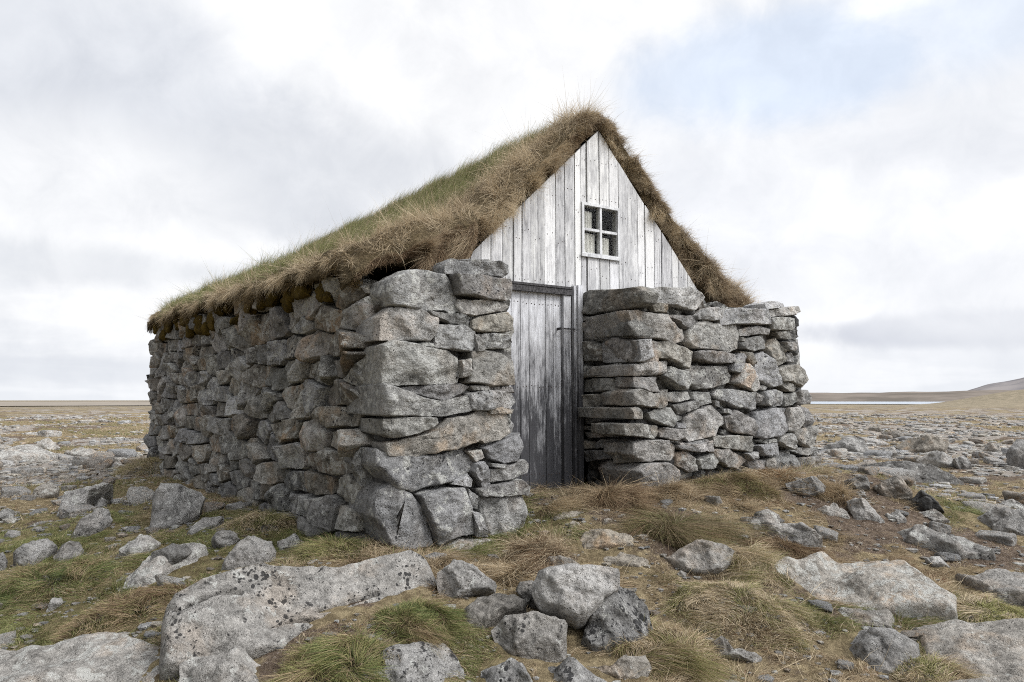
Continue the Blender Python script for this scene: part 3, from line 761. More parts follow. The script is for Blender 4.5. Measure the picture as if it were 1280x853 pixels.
# latch: wooden turn-button on an iron bolt
mb = MB(); v, f = box_vf(0.445, 0.60, -0.056, -0.047, 1.925, 1.937); mb.add(v, f); v, f = box_vf(0.45, 0.462, -0.0465, 0.008, 1.921, 1.941); mb.add(v, f)
hut_part_local(mb, 'latch', M_TAR_GAP, door, smooth=False)
# --- door frame
fr = D.objects.new('door_frame', None); C.objects.link(fr); fr.parent = hut
mb = MB(); v, f = box_vf(-0.66, 0.575, -0.045, -0.010, DOORTOP - 0.055, DOORTOP - 0.008); mb.add(v, f, (.5, .5, .5), (0.2, 0.4, 0.9))
v, f = box_vf(-0.66, 0.58, -0.052, -0.012, DOORTOP - 0.006, DOORTOP + 0.012); mb.add(v, f, (.3, .3, .3), (0.2, 0.4, 0.9))
hut_part_local(mb, 'lintel', M_TAR_GAP, fr, smooth=False)
for (a, b, y0, y1, zt, m) in ((0.497, 0.572, -0.028, 0.03, DOORTOP - 0.058, M_POST), (0.574, 0.596, -0.006, 0.03, DOORTOP - 0.0, M_TAR_GAP), (0.598, 0.622, -0.040, -0.006, DOORTOP + 0.030, M_POST), (0.624, 0.632, -0.020, 0.0, DOORTOP + 0.02, M_TAR_GAP), (0.634, 0.682, -0.052, -0.020, DOORTOP + 0.035, M_POST)):  # narrow dark strips paint the shaded gaps between the posts
    mb = MB(); v, f = box_vf(a, b, y0, y1, 0.52, zt); mb.add(v, f, (.9, .9, .92), (a * 7 % 1, b * 3 % 1, 0.45)); hut_part_local(mb, 'door_post_and_gap', m, fr, smooth=False)
# --- window
win = D.objects.new('window', None); C.objects.link(win); win.parent = hut
mb = MB()
fw = 0.024
for bx in ((WS0 + .001, WS1 - .001, WZ1 - fw, WZ1), (WS0 + .001, WS1 - .001, WZ0, WZ0 + fw), (WS0 + .001, WS0 + fw, WZ0 + fw + .0005, WZ1 - fw - .0005), (WS1 - fw, WS1 - .001, WZ0 + fw + .0005, WZ1 - fw - .0005)):
    v, f = box_vf(bx[0], bx[1], -0.024, 0.05, bx[2], bx[3]); mb.add(v, f, (1, 1, 1), (0.3, 0.6, 0.25))
v, f = box_vf(WS0 - 0.012, WS1 + 0.012, -0.034, -0.0245, WZ0 - 0.012, WZ0 + 0.014); mb.add(v, f, (1, 1, 1), (0.8, 0.1, 0.3))
hut_part_local(mb, 'window_frame', M_FRAME, win, smooth=False)
mb = MB(); cx = (WS0 + WS1) / 2; cz = (WZ0 + WZ1) / 2
v, f = box_vf(cx - 0.012, cx + 0.012, -0.017, 0.03, WZ0 + fw + .001, WZ1 - fw - .001); mb.add(v, f, (1, 1, 1), (0.1, 0.5, 0.25))
for a, b in ((WS0 + fw + .001, cx - .0125), (cx + .0125, WS1 - fw - .001)):
    v, f = box_vf(a, b, -0.014, 0.028, cz - 0.011, cz + 0.011); mb.add(v, f, (1, 1, 1), (0.5, 0.5, 0.3))
hut_part_local(mb, 'glazing_bar', M_FRAME, win, smooth=False)
tg = NT('old_window_glass'); g1 = tg.n('ShaderNodeBsdfGlossy', ins={'Color': (1, 1, 1, 1), 'Roughness': 0.25}); g2 = tg.n('ShaderNodeBsdfTransparent', ins={'Color': (0.90, 0.90, 0.88, 1)})
fz = tg.n('ShaderNodeLayerWeight', ins={'Blend': 0.5}); fz2 = tg.math('ADD', tg.math('MULTIPLY', tg.math('POWER', fz.outputs['Facing'], 4.0), 0.3), 0.004); mx = tg.n('ShaderNodeMixShader', ins={0: fz2, 1: g2.outputs[0], 2: g1.outputs[0]}); tg.t.links.new(mx.outputs[0], tg.out.inputs['Surface'])
for a, b in ((WS0 + fw + .001, cx - .013), (cx + .013, WS1 - fw - .001)):
    for z0, z1 in ((WZ0 + fw + .001, cz - .012), (cz + .012, WZ1 - fw - .001)):
        mb = MB(); v, f = box_vf(a, b, 0.008, 0.011, z0, z1); mb.add(v, f); hut_part_local(mb, 'pane', tg.m, win, smooth=False)
# curtains: softly folded sheets hanging just inside
M_CLOTH = plain('faded_curtain', (0.66, 0.66, 0.66), 0.9, 14, 0.15, 0.2)
for (a, b, z0, z1, y) in ((0.765, 0.850, cz + 0.0, WZ1 - 0.065, 0.055), (0.725, 0.885, WZ0 + 0.01, cz - 0.025, 0.06), (0.935, 1.045, WZ0 + 0.01, cz - 0.045, 0.055)):
    n = 26; V = []; Fc = []
    for k in range(n):
        u = k / (n - 1); x = a + (b - a) * u; yy = y - 0.028 + 0.009 * math.sin(u * 22) + 0.005 * math.sin(u * 9 + 1)
        V += [(x, yy, z0), (x, yy, z1), (x, yy + .002, z0), (x, yy + .002, z1)]
    for k in range(n - 1):
        p = 4 * k; Fc += [(p, p + 4, p + 5, p + 1), (p + 2, p + 3, p + 7, p + 6)]
    mb = MB(); mb.add(V, Fc); hut_part_local(mb, 'curtain', M_CLOTH, win)
# room behind the window, its unlit darkness painted as near-black boards
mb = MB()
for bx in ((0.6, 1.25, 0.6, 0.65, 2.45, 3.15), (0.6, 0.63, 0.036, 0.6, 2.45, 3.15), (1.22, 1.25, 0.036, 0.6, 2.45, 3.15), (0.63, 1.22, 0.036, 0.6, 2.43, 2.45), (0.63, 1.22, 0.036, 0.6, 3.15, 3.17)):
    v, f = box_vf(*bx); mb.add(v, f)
hut_part_local(mb, 'loft_boarding', plain('unlit_loft_dark', (0.012, 0.012, 0.013), 0.9), smooth=False)

# --- turf roof
PROF = [(-1.54, 2.22), (-1.52, 2.28), (-1.44, 2.35), (-1.26, 2.44), (-0.95, 2.57), (-0.45, 2.84), (0.0, 3.17), (0.45, 3.57), (0.72, 3.78), (0.91, 3.81), (1.08, 3.74), (1.35, 3.45), (1.60, 3.18), (1.75, 3.05), (2.1, 2.77), (2.35, 2.57), (2.6, 2.37), (2.8, 2.18), (2.88, 1.95)]
PS = np.array([p[0] for p in PROF]); PZ = np.array([p[1] for p in PROF])
def roof_front(s):    # how far the turf edge stands in front of the gable plane
    s = np.asarray(s, float)
    return np.interp(s, [-1.8, -1.45, -0.9, -0.62, -0.42, -0.1, 0.4, 0.85, 0.95, 2.0, 2.4, 2.9], [-0.42, -0.45, -0.47, -0.42, -0.20, -0.10, -0.07, -0.02, -0.015, -0.03, -0.12, -0.25])
W_BACK = 7.5
def roof_z(s, w):
    s = np.asarray(s, float); w = np.asarray(w, float)
    z = np.interp(s, PS, PZ)
    nz = np.stack([s * 1.6, w * 1.2, 0 * s], -1)
    z = z + 0.030 * fbm(np.stack([s * 6, w * 6, 0 * s], -1), 98, 2) + 0.085 * sstep(1.0, 1.3, s) * fbm(nz * 2.2 + 3.7, 94, 3) + 0.05 * fbm(nz, 91, 4) + 0.035 * fbm(nz * 3.1, 92, 3) + 0.040 * np.clip(w, 0, 9) * sstep(0.2, -1.3, s)
    # front edge rounds down
    e = w - roof_front(s); rnd = np.clip(1 - e / 0.22, 0, 1)
    z = z - 0.11 * rnd ** 2.2 * sstep(0.8, 0.2, s) - 0.03 * rnd ** 2
    z = z - 0.16 * sstep(W_BACK - 0.35, W_BACK + 0.05, w)
    z = z - 0.05 * np.sin(np.clip(w, 0, 8) / 8 * math.pi) * sstep(0.0, 0.9, s)
    return z
def roof_bot(s, z):
    s = np.asarray(s, float)
    lo = np.where(s < 0.91, 3.71 - (0.91 - s) * 0.90, 3.70 - (s - 0.91) * 1.07) + 0.012
    flat = np.interp(s, [-1.6, -1.3, -0.5, 2.3, 2.9], [2.22, 2.26, 2.34, 2.12, 1.98])
    return np.minimum(np.maximum(lo, flat), z - 0.05)
def thick(s): return np.interp(s, PS, PZ) - roof_bot(s, np.interp(s, PS, PZ))
mb = MB()
ns, nw = 120, 300
SS = np.linspace(-1.54, 2.88, ns); TT = np.concatenate([np.linspace(0, 0.06, 24) ** 1.0, np.linspace(0.06, 1, nw - 24 + 1)[1:]])
Sg, Tg = np.meshgrid(SS, TT, indexing='ij'); Fg = roof_front(Sg); edge_wob = 0.045 * fbm(np.stack([Sg * 5, 0 * Sg, 0 * Sg], -1), 95, 3)
Wg = (Fg + edge_wob) * (1 - Tg) + W_BACK * Tg
Zg = roof_z(Sg, Wg)
top = np.stack([Sg, Wg, Zg], -1); bot = top.copy(); bot[..., 2] = roof_bot(Sg, top[..., 2]) + 0.036 * np.clip(Wg, 0, 9) * sstep(-1.0, -1.4, Sg); bot[..., 1] += 0.10 * (1 - Tg) ** 12
V = np.concatenate([top.reshape(-1, 3), bot.reshape(-1, 3)]); nb = ns * nw; Fc = []
I = lambda i, j: i * nw + j
for i in range(ns - 1):
    for j in range(nw - 1):
        Fc.append((I(i, j), I(i + 1, j), I(i + 1, j + 1), I(i, j + 1))); Fc.append((nb + I(i, j), nb + I(i, j + 1), nb + I(i + 1, j + 1), nb + I(i + 1, j)))
for i in range(ns - 1):
    Fc.append((I(i, 0), nb + I(i, 0), nb + I(i + 1, 0), I(i + 1, 0))); Fc.append((I(i, nw - 1), I(i + 1, nw - 1), nb + I(i + 1, nw - 1), nb + I(i, nw - 1)))
for j in range(nw - 1):
    Fc.append((I(0, j), I(0, j + 1), nb + I(0, j + 1), nb + I(0, j))); Fc.append((I(ns - 1, j), nb + I(ns - 1, j), nb + I(ns - 1, j + 1), I(ns - 1, j + 1)))
fe = sstep(0.55, 0.0, V[:, 1] - roof_front(V[:, 0])) * sstep(1.1, 0.7, V[:, 0]) + sstep(-1.1, -1.4, V[:, 0])
V = V + (0.02 + 0.020 * np.clip(fe, 0, 1))[:, None] * np.stack([fbm(V * 7, 101 + k, 3) for k in range(3)], -1)
mb.add(V, Fc, (1, 1, 1))
roof = hut_part_local(mb, 'turf_roof', M_TURF)

# ------------------------------------------------------------------ grass blades
def blades(name, P, dirv, length, width, bend, color, parent=None, local=False, kind=None, seed=0, segs=3):
    """P (N,3) roots, dirv (N,3) growing direction, bend (N,3) tip offset relative to length"""
    N = len(P); rs = np.random.default_rng(seed)
    dirv = dirv / np.linalg.norm(dirv, axis=1)[:, None]
    rnd = rs.normal(size=(N, 3)); side = np.cross(dirv, rnd); side /= np.linalg.norm(side, axis=1)[:, None] + 1e-9
    ks = np.arange(segs + 1) / segs; nv = 2 * segs + 1
    V = np.zeros((N, nv, 3))
    for k, t in enumerate(ks):
        c = P + dirv * (length * t)[:, None] + bend * (length * t * t)[:, None]
        wv = side * (width * (1 - t) ** 0.7 * 0.5)[:, None]
        if k < segs: V[:, 2 * k] = c - wv; V[:, 2 * k + 1] = c + wv
        else: V[:, 2 * k] = c
    V = V.reshape(-1, 3).astype(np.float32)
    if local: V[:, 2] -= 0.6
    base = (np.arange(N) * nv)[:, None]
    loops = []
    for k in range(segs - 1): loops += [2 * k, 2 * k + 1, 2 * k + 3, 2 * k + 2]
    loops += [2 * segs - 2, 2 * segs - 1, 2 * segs]
    L = (base + np.array(loops)[None, :]).ravel().astype(np.int32)
    tot = np.array([4] * (segs - 1) + [3]); st = np.concatenate([[0], np.cumsum(tot)[:-1]])
    starts = ((np.arange(N) * tot.sum())[:, None] + st[None, :]).ravel().astype(np.int32)
    me = D.meshes.new(name); me.vertices.add(len(V)); me.vertices.foreach_set('co', V.ravel())
    me.loops.add(len(L)); me.loops.foreach_set('vertex_index', L)
    me.polygons.add(len(starts)); me.polygons.foreach_set('loop_start', starts)
    me.update(calc_edges=True)
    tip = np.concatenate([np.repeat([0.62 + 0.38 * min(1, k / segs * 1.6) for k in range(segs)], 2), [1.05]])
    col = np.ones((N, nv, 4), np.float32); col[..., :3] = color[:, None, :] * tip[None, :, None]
    a = me.color_attributes.new('tint', 'FLOAT_COLOR', 'POINT'); a.data.foreach_set('color', col.ravel())
    me.materials.append(M_BLADE)
    me.polygons.foreach_set('use_smooth', np.ones(len(starts), bool))
    o = D.objects.new(name, me); C.objects.link(o)
    if parent is not None: o.parent = parent
    if kind: o['kind'] = kind
    return o
TAN = np.array([.39, .30, .185]); STRAW = np.array([.60, .50, .35]); BROWN = np.array([.19, .125, .075]); OLIVE = np.array([.26, .25, .105]); GREEN = np.array([.15, .185, .065]); RUST = np.array([.20, .085, .04])
def lerp(a, b, t): return a * (1 - t[:, None]) + b * t[:, None]

rs = np.random.default_rng(21)
# main long grass on the roof
N = 230000
s = rs.uniform(-1.53, 1.25, N); T = rs.uniform(0, 1, N) ** 1.15
s2 = rs.uniform(1.2, 2.85, 16000); s = np.concatenate([s, s2]); T = np.concatenate([T, rs.uniform(0, 1, 16000) ** 2]); N = len(s)
w = roof_front(s) + 0.02 + T * (W_BACK - roof_front(s) - 0.05)
z = roof_z(s, w)
e = w - roof_front(s)
eave = sstep(-1.15, -1.5, s); front = sstep(0.75, 0.2, e)
nn = fbm2(s, w, 1.3, 77, 4)
clump = fbm2(s, w, 6.0, 78, 2)
kp = rs.uniform(0, 1, N) < np.clip(1.15 + 2.2 * clump, 0.12, 1)
s, w, z, e, eave, front, nn, clump = (q[kp] for q in (s, w, z, e, eave, front, nn, clump)); N = len(s)
greenf = np.clip(sstep(0.35, 0.75, e) * (1.25 + 0.9 * nn) * (1 - 0.35 * eave) * sstep(-1.58, -1.30, s + 0.25 * nn), 0, 1)
greenf = greenf * sstep(1.3, 1.0, s)
dry = lerp(TAN[None], STRAW[None], np.clip(rs.uniform(0, 1, N) * 0.9 + 0.5 * clump + 0.15, 0, 1)); dry = lerp(dry, BROWN[None], np.clip(rs.uniform(-0.4, 0.7, N) - 0.9 * clump, 0, 1) * 0.8)
gcol = lerp(OLIVE[None] * 1.05, GREEN[None] * 1.05, np.clip(rs.uniform(0, 1, N), 0, 1))
col = lerp(dry, gcol, (rs.uniform(0, 1, N) < greenf * 0.9).astype(float) * 0.95)
col *= rs.uniform(0.7, 1.25, N)[:, None]
ln = (0.085 + 0.09 * rs.uniform(0, 1, N)) * (1 - 0.35 * eave - 0.3 * front) * np.clip(1 + 1.5 * clump, 0.35, 2.0)
up = np.column_stack([-0.35 + 0 * s, rs.normal(0, 0.25, N), 1.0 + 0 * s]); up[:, 0] += rs.normal(0, 0.25, N)
# wind from the left combs the blades towards the ridge and the door
wind = np.column_stack([0.55 + rs.normal(0, .15, N), -0.25 + rs.normal(0, .2, N), -0.15 + rs.normal(0, .15, N)])
messy = np.clip(front + eave, 0, 1)[:, None]
PC = np.column_stack([s, w, z]); fld = np.stack([fbm(PC * 6.5, 201 + k, 2) for k in range(3)], -1) * 3.0
rndm = rs.normal(0, 0.35, (N, 3)) + fld; rndm[:, 2] = np.abs(rndm[:, 2]) * 0.5
up = up * (1 - 0.55 * messy) + rndm * messy
wind = wind * (1 - messy) + rs.normal(0, 0.7, (N, 3)) * messy + np.array([0, 0, -0.35]) * messy
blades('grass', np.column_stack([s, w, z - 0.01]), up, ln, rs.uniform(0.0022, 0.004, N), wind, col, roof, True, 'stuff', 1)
# matted dead grass over the thick front edge, hanging over the gable rake, and along the eaves
N = 64000
s = rs.uniform(-1.52, 2.85, N); s[:34000] = rs.uniform(-1.50, 0.8, 34000); s[34000:42000] = rs.uniform(-1.40, -0.45, 8000); s[44000:] = rs.uniform(0.88, 2.86, 20000); fz_ = rs.uniform(0, 1, N) ** 0.8
w = roof_front(s) + 0.045 * fbm(np.stack([s * 5, 0 * s, 0 * s], -1), 95, 3); zt = roof_z(s, w); z = zt - (zt - roof_bot(s, zt)) * fz_ * 0.92; w = w + 0.03 * fz_ ** 2
cl = fbm2(s, z, 7.0, 88, 3); cl2 = fbm2(s, z, 2.2, 89, 3)
PC = np.column_stack([s, w, z]); fld = np.stack([fbm(PC * 7.5, 211 + k, 2) for k in range(3)], -1) * 2.6
d = np.column_stack([rs.normal(-0.1, 0.35, N), -np.abs(rs.normal(0.5, 0.3, N)), rs.normal(0.25, 0.35, N)]) + fld
bend = np.column_stack([rs.normal(-0.05, 0.3, N), rs.normal(-0.1, 0.25, N), rs.normal(-0.35, 0.3, N)]) + fld[:, ::-1] * 0.6
col = lerp(TAN[None], STRAW[None], np.clip(rs.uniform(0, 1, N) + 0.5 * cl, 0, 1)); col = lerp(col, BROWN[None], np.clip(rs.uniform(-0.5, 0.6, N) + 1.3 * cl2 - 1.0 * cl + 0.35 * fz_, 0, 1)); col *= rs.uniform(0.7, 1.2, N)[:, None]
ln = (0.035 + 0.065 * rs.uniform(0, 1, N)) * np.clip(1 + 1.5 * cl, 0.35, 2.2) * np.interp(s, [-1.5, -1.2, -0.9, -0.4, 0.5, 0.8, 1.2, 2.2, 2.4], [0.25, 0.5, 0.9, 1, 0.75, 0.5, 0.55, 0.8, 1.2])
blades('dead_grass_fringe', np.column_stack([s, w, z]), d, ln, rs.uniform(0.0022, 0.0038, N), bend, col, roof, True, 'stuff', 2)
N = 52000
w = roof_front(-1.5) + rs.uniform(0, 1, N) ** 1.35 * (W_BACK - roof_front(-1.5)); fz_ = rs.uniform(0, 1, N); s = -1.52 + 0.08 * rs.uniform(0, 1, N) * fz_
cl = fbm2(w, fz_ * 0.3, 5.0, 188, 3); cl2 = fbm2(w, fz_ * 0.2, 1.7, 189, 3)
z = roof_z(s, w) - fz_ * (0.07 + 0.15 * np.clip(cl2 + 0.25, -0.4, 1)) + 0.02
PC = np.column_stack([s, w, z]); fld = np.stack([fbm(PC * 6.5, 221 + k, 2) for k in range(3)], -1) * 2.6
d = np.column_stack([-np.abs(rs.normal(0.2, 0.25, N)), rs.normal(-0.1, 0.35, N), rs.normal(0.1, 0.4, N)]) + fld * 0.8
bend = np.column_stack([rs.normal(0.05, 0.3, N), rs.normal(-0.1, 0.35, N), rs.normal(-0.6, 0.3, N)]) + fld[:, ::-1] * 0.6
MOSSC = np.array([.11, .07, .022])
col = lerp(TAN[None] * 1.05, STRAW[None], np.clip(rs.uniform(0, .9, N) + 0.5 * cl, 0, 1)); mo = np.clip((fz_ - 0.30) * 2.4 + 1.5 * cl2 + rs.normal(0, 0.2, N), 0, 1); col = lerp(col, MOSSC[None] * rs.uniform(0.4, 1.6, N)[:, None], mo * 0.95); col *= rs.uniform(0.65, 1.2, N)[:, None]
ln = (0.026 + 0.046 * rs.uniform(0, 1, N)) * np.clip(1 + 1.5 * cl, 0.3, 2.2)
blades('dead_grass_fringe', np.column_stack([s, w, z]), d, ln, rs.uniform(0.0025, 0.0045, N), bend, col, roof, True, 'stuff', 3)
# tall seeding stems standing up along the ridge and slope against the sky
N = 5200
s = rs.uniform(-1.3, 1.0, N); s[:2400] = rs.normal(0.75, 0.16, 2400); w = rs.uniform(-0.1, W_BACK - .1, N); z = roof_z(s, w)
col = lerp(TAN[None] * 0.8, STRAW[None], rs.uniform(0, 1, N)) * 0.9
blades('seed_stems', np.column_stack([s, w, z]), np.column_stack([rs.normal(0.05, .18, N), rs.normal(-0.05, .2, N), np.ones(N)]), rs.uniform(0.15, 0.32, N), rs.uniform(0.0025, 0.004, N), np.column_stack([rs.normal(0.5, .15, N), rs.normal(-0.2, .15, N), rs.normal(-0.15, .08, N)]), col, roof, True, 'stuff', 4)
N = 1400; s = np.concatenate([rs.normal(2.6, 0.14, 1000), rs.uniform(1.1, 2.5, 400)]); w = roof_front(s) + rs.uniform(0.0, 0.5, N)
blades('seed_stems', np.column_stack([s, w, roof_z(s, w)]), np.column_stack([rs.normal(0.5, .4, N), rs.normal(-0.1, .3, N), np.ones(N)]), rs.uniform(0.08, 0.26, N), rs.uniform(0.003, 0.004, N), np.column_stack([rs.normal(0.5, .3, N), rs.normal(-0.1, .15, N), rs.normal(-0.3, .1, N)]), lerp(TAN[None], STRAW[None], rs.uniform(0, 1, N)), roof, True, 'stuff', 5)
# clumps of dead grass caught along the right rake
for k, (sc_, rad_) in enumerate(((0.98, .10), (1.06, .09), (1.40, .08), (1.52, .09), (1.62, .07), (1.98, .10), (2.08, .12), (2.22, .12), (2.36, .13), (2.52, .14), (0.86, .10), (0.70, .10))):
    n_ = 2600; rad_ = rad_ * 1.25; rs = np.random.default_rng(700 + k); q_ = rs.normal(0, 1, (n_, 3)) * np.array([rad_ * .5, rad_ * .45, rad_ * .35])
    s_ = sc_ + q_[:, 0]; w_0 = roof_front(s_) - 0.02 + np.abs(q_[:, 1]); z_ = roof_z(s_, w_0 + 0.06) - 0.02 + np.maximum(q_[:, 2], -0.04) * 0.7
    f_ = np.stack([fbm(np.column_stack([s_, w_0, z_]) * 9, 231 + j, 2) for j in range(3)], -1) * 2.2
    blades('dead_grass_clump', np.column_stack([s_, w_0, z_]), rs.normal(0, .4, (n_, 3)) + f_ + np.array([0.35, -0.15, 0.3]), rs.uniform(.03, .085, n_), rs.uniform(.002, .0032, n_), rs.normal(0, .3, (n_, 3)) + np.array([0.2, 0, -0.3]), lerp(BROWN[None], STRAW[None] * .95, rs.uniform(0, 1, n_)) * rs.uniform(.7, 1.15, n_)[:, None], roof, True, None, 800 + k)
# moss cushions under the eave
for k in range(26):
    w = 0.3 + 6.9 * (k / 25) ** 1.15 + rs.uniform(-0.15, 0.15); v, f = boulder(900 + k, 3, 6, 0.22, 6)
    v = v * np.array([rs.uniform(.05, .08), rs.uniform(.07, .17), rs.uniform(.06, .13)]) + np.array([-1.46 + rs.uniform(-.04, .02), w, 2.17 + 0.034 * w + rs.uniform(-0.17, 0.02)])
    v = v + 0.02 * np.stack([fbm(v * 25, 3 + q, 3) for q in range(3)], -1)
    mb = MB(); mb.add(v, f, (1, 1, 1)); hut_part_local(mb, 'moss_cushion', M_MOSS, roof)

# ------------------------------------------------------------------ loose rocks traced from the photograph
ZR = {'A': (0, 500, .25), 'B': (0, 640, .25), 'C': (320, 640, .25), 'D': (600, 640, .25), 'E': (860, 640, .328125), 'F': (960, 460, .25)}
FOOT = []       # footprints (world xy) where no grass grows
def rock(label, px, tilt, L, tint=0.30, warm=0.2, lich=(0.4, 0.5), name='rock', lift=0.0, group=None, yaw=0.0, base=None, **kw):
    global seed
    seed += 1
    px = [tuple(p) for p in px]
    bx, by = base or max(px, key=lambda p: p[1])
    if by > 870: by = 870
    G = ground_hit(bx, by)
    G = G + np.array([0, 0, lift])
    toc = (CO - G) * np.array([1, 1, 0]); toc /= np.linalg.norm(toc)
    ca, sa = math.cos(yaw), math.sin(yaw); toc = np.array([toc[0] * ca - toc[1] * sa, toc[0] * sa + toc[1] * ca, 0])
    e = math.radians(tilt); n = toc * math.cos(e) + HUP * math.sin(e); ex = np.cross(HUP, n); ex /= np.linalg.norm(ex); ey = np.cross(n, ex)
    P = on_plane(px, G, n); q = np.column_stack([(P - G) @ ex, (P - G) @ ey])
    c, A = centroid(q); size = math.sqrt(abs(A))
    q = c + (q - c) * 1.03
    near = G[1] < 7.5
    args = dict(bulge=0.02 + size * 0.10, N=120 if near else 48, R=34 if near else 12, rough=0.006 + size * 0.020, freq=4.2 / max(size, .2) ** .5, edge=0.26, corner=0.06, taper=0.75, planes=7, tilt=0.10, cut=0.95, chips=12)
    if tilt >= 58: args.update(planes=3, tilt=0.03, cslope=0.08, pslope=(0.05, 0.25), corner=0.03, rough=0.007, edge=0.14)
    args.update(kw)
    if args.get('cracks'):
        args['cracks'] = [np.array([[(p_ - G) @ ex, (p_ - G) @ ey] for p_ in on_plane(sg, G, n)]) for sg in args['cracks']]
    O = G - n * args['bulge'] * 0.3
    v, f = slab(q, O, ex, ey, n, L, seed, **args)
    if near:
        o3 = np.array([seed * 1.7, 0, 0]); v = v + n * (fbm(v * 7 + o3, 8, 5, .6) * (0.022 if tilt < 50 else 0.010) * min(1, size * 1.6))[:, None] + np.stack([fbm(v * 26 + o3 + 9 * k_, 9 + k_, 3, .6) for k_ in range(3)], -1) * 0.004
    mb = MB(); rs_ = np.random.default_rng(seed)
    tint = tint * 0.76
    w = warm; tt = (tint * (1.015 + .10 * w), tint, tint * (0.975 - .14 * w))
    mb.add(v, f, tt, (lich[0], lich[1], w))
    o = mb.build(name, M_ROCK, origin=G)
    tag(o, label, 'rock', group)
    W = P if tilt > 45 else P * 1.0
    back = P - n * L * 0.8
    hull = np.vstack([P[:, :2], back[:, :2]]) if tilt < 60 else P[:, :2]
    FOOT.append(convex_hull(hull))
    return o
def convex_hull(P):
    pts = sorted(map(tuple, P.tolist()))
    def half(pts):
        h = []
        for p in pts:
            while len(h) > 1 and (h[-1][0] - h[-2][0]) * (p[1] - h[-2][1]) - (h[-1][1] - h[-2][1]) * (p[0] - h[-2][0]) <= 0: h.pop()
            h.append(p)
        return h
    lo, up = half(pts), half(pts[::-1]); H_ = np.array(lo[:-1] + up[:-1]); c = H_.mean(0); return c + (H_ - c) * 0.93
#ROCKS
R = rock
R('broad flat slab with a long dark crack, largest in front of the near pier', [(204,820),(206,780),(209,760),(217,747),(250,730),(287,722),(320,718),(350,715),(390,710),(427,712),(470,700),(515,692),(532,700),(545,720),(549,740),(556,755),(532,765),(510,769),(480,780),(455,778),(430,803),(395,814),(345,820),(300,828),(260,836),(225,840),(205,835)], 54, .5, .36, .3, (.75, .55), planes=3, lift=0.07, pslope=(0.05, 0.3), cslope=0.08, rough=0.007, bulge=0.07, edge=0.08, N=260, R=70, cracks=[[(205,762),(222,771),(236,764),(252,757),(270,753),(300,752)], [(395,768),(420,762),(440,752),(470,744)], [(330,790),(360,785),(395,783),(430,778)]])
R('pale angular block wedged under the cracked slab at the bottom edge', [(226,822),(240,815),(278,798),(300,803),(325,820),(365,835),(372,860),(300,868),(226,865)], 55, .3, .40, .3, (.35, .7))
R('pale sheet of bedrock in the bottom left corner', [(-20,797),(20,800),(45,802),(70,798),(100,792),(125,793),(155,800),(175,812),(205,822),(215,835),(225,868),(100,880),(-20,880)], 80, .4, .40, .35, (.4, .9), base=(100,868), bulge=.05, lift=.05, N=220, R=60)
R('small lichened grey rock at the far edge of the corner bedrock', [(97,800),(110,792),(150,795),(150,787),(162,783),(175,790),(172,802),(150,805),(100,808)], 45, .15, .30, .1, (.9, .8))
R('black spotted rock cut off by the bottom edge below the cracked slab', [(443,849),(472,817),(495,806),(532,795),(552,794),(565,812),(578,830),(580,868),(440,868)], 50, .35, .36, .1, (.95, .5), planes=6)
R('two-faced grey rock leaning on the foot of the near pier', [(546,715),(567,697),(597,707),(620,730),(617,740),(590,742),(557,750),(549,737)], 35, .25, .36, .2, (.3, .4))
R('long low brown-grey rock sloping between the pier foot and the stone heap', [(560,785),(570,765),(595,747),(620,740),(645,736),(657,750),(656,762),(630,768),(612,780),(600,790)], 52, .25, .28, .5, (.4, .3))
R('small dark wedge stone squeezed behind the pale top boulder', [(646,735),(650,726),(668,728),(667,745),(675,760),(660,762)], 20, .2, .24, .3, (.3, .3))
R('round grey rock with black patches at the bottom of the heap', [(614,785),(632,766),(667,762),(695,770),(707,777),(710,802),(708,820),(683,826),(657,828),(635,813),(620,800)], 38, .32, .36, .35, (.75, .5))
R('dark grey boulder thickly spotted with black lichen', [(760,742),(775,727),(790,735),(805,752),(815,790),(795,810),(775,821),(740,817),(725,802),(732,780),(740,762),(750,750)], 38, .32, .25, .05, (1.0, .5))
R('pale smooth boulder lying on top of the stone heap', [(672,712),(700,707),(730,704),(772,706),(775,720),(772,732),(755,742),(750,752),(732,770),(720,775),(705,770),(677,757),(666,740),(666,727)], 28, .30, .47, .15, (.02, .15), base=(715,820), lift=0.07, planes=7, bulge=0.07)
R('tan stone half hidden behind the pale top boulder', [(668,708),(673,699),(702,692),(725,702),(722,712),(672,717)], 30, .2, .33, .6, (.1, .4))
R('dark speckled rock at the bottom edge left of the heap', [(602,835),(640,821),(655,830),(666,853),(666,868),(595,868)], 45, .25, .28, .05, (.8, .6))
R('speckled grey wedge at the bottom edge under the heap', [(670,828),(682,823),(720,830),(750,842),(770,855),(772,868),(668,868)], 52, .25, .34, .05, (.85, .5))
R('long tan stone lying under the black spotted boulder', [(708,827),(762,830),(790,817),(807,816),(813,832),(805,847),(775,850),(745,842)], 40, .2, .36, .6, (.1, .4))
R('lone grey boulder with dark underside on the trodden earth', [(830,696),(850,685),(872,675),(907,679),(918,686),(915,702),(895,717),(870,719),(850,716),(832,710)], 24, .32, .38, .35, (.1, .5))
R('pebble against the dark underside of the lone boulder', [(845,718),(852,713),(858,716),(857,722),(848,722)], 30, .05, .36, .3, (.1, .2))
R('flat tan stone sunk in the path before the door', [(722,675),(730,665),(750,664),(790,672),(792,682),(760,687),(730,687)], 60, .15, .33, 1.0, (.05, .2))
R('thin pale step stone just outside the door', [(688,645),(720,641),(735,645),(728,649),(695,650)], 65, .1, .36, .8, (.0, .3))
R('small pale stone on the path beside the grass tussock', [(747,656),(760,645),(765,649),(752,658)], 45, .06, .36, .6, (.0, .3))
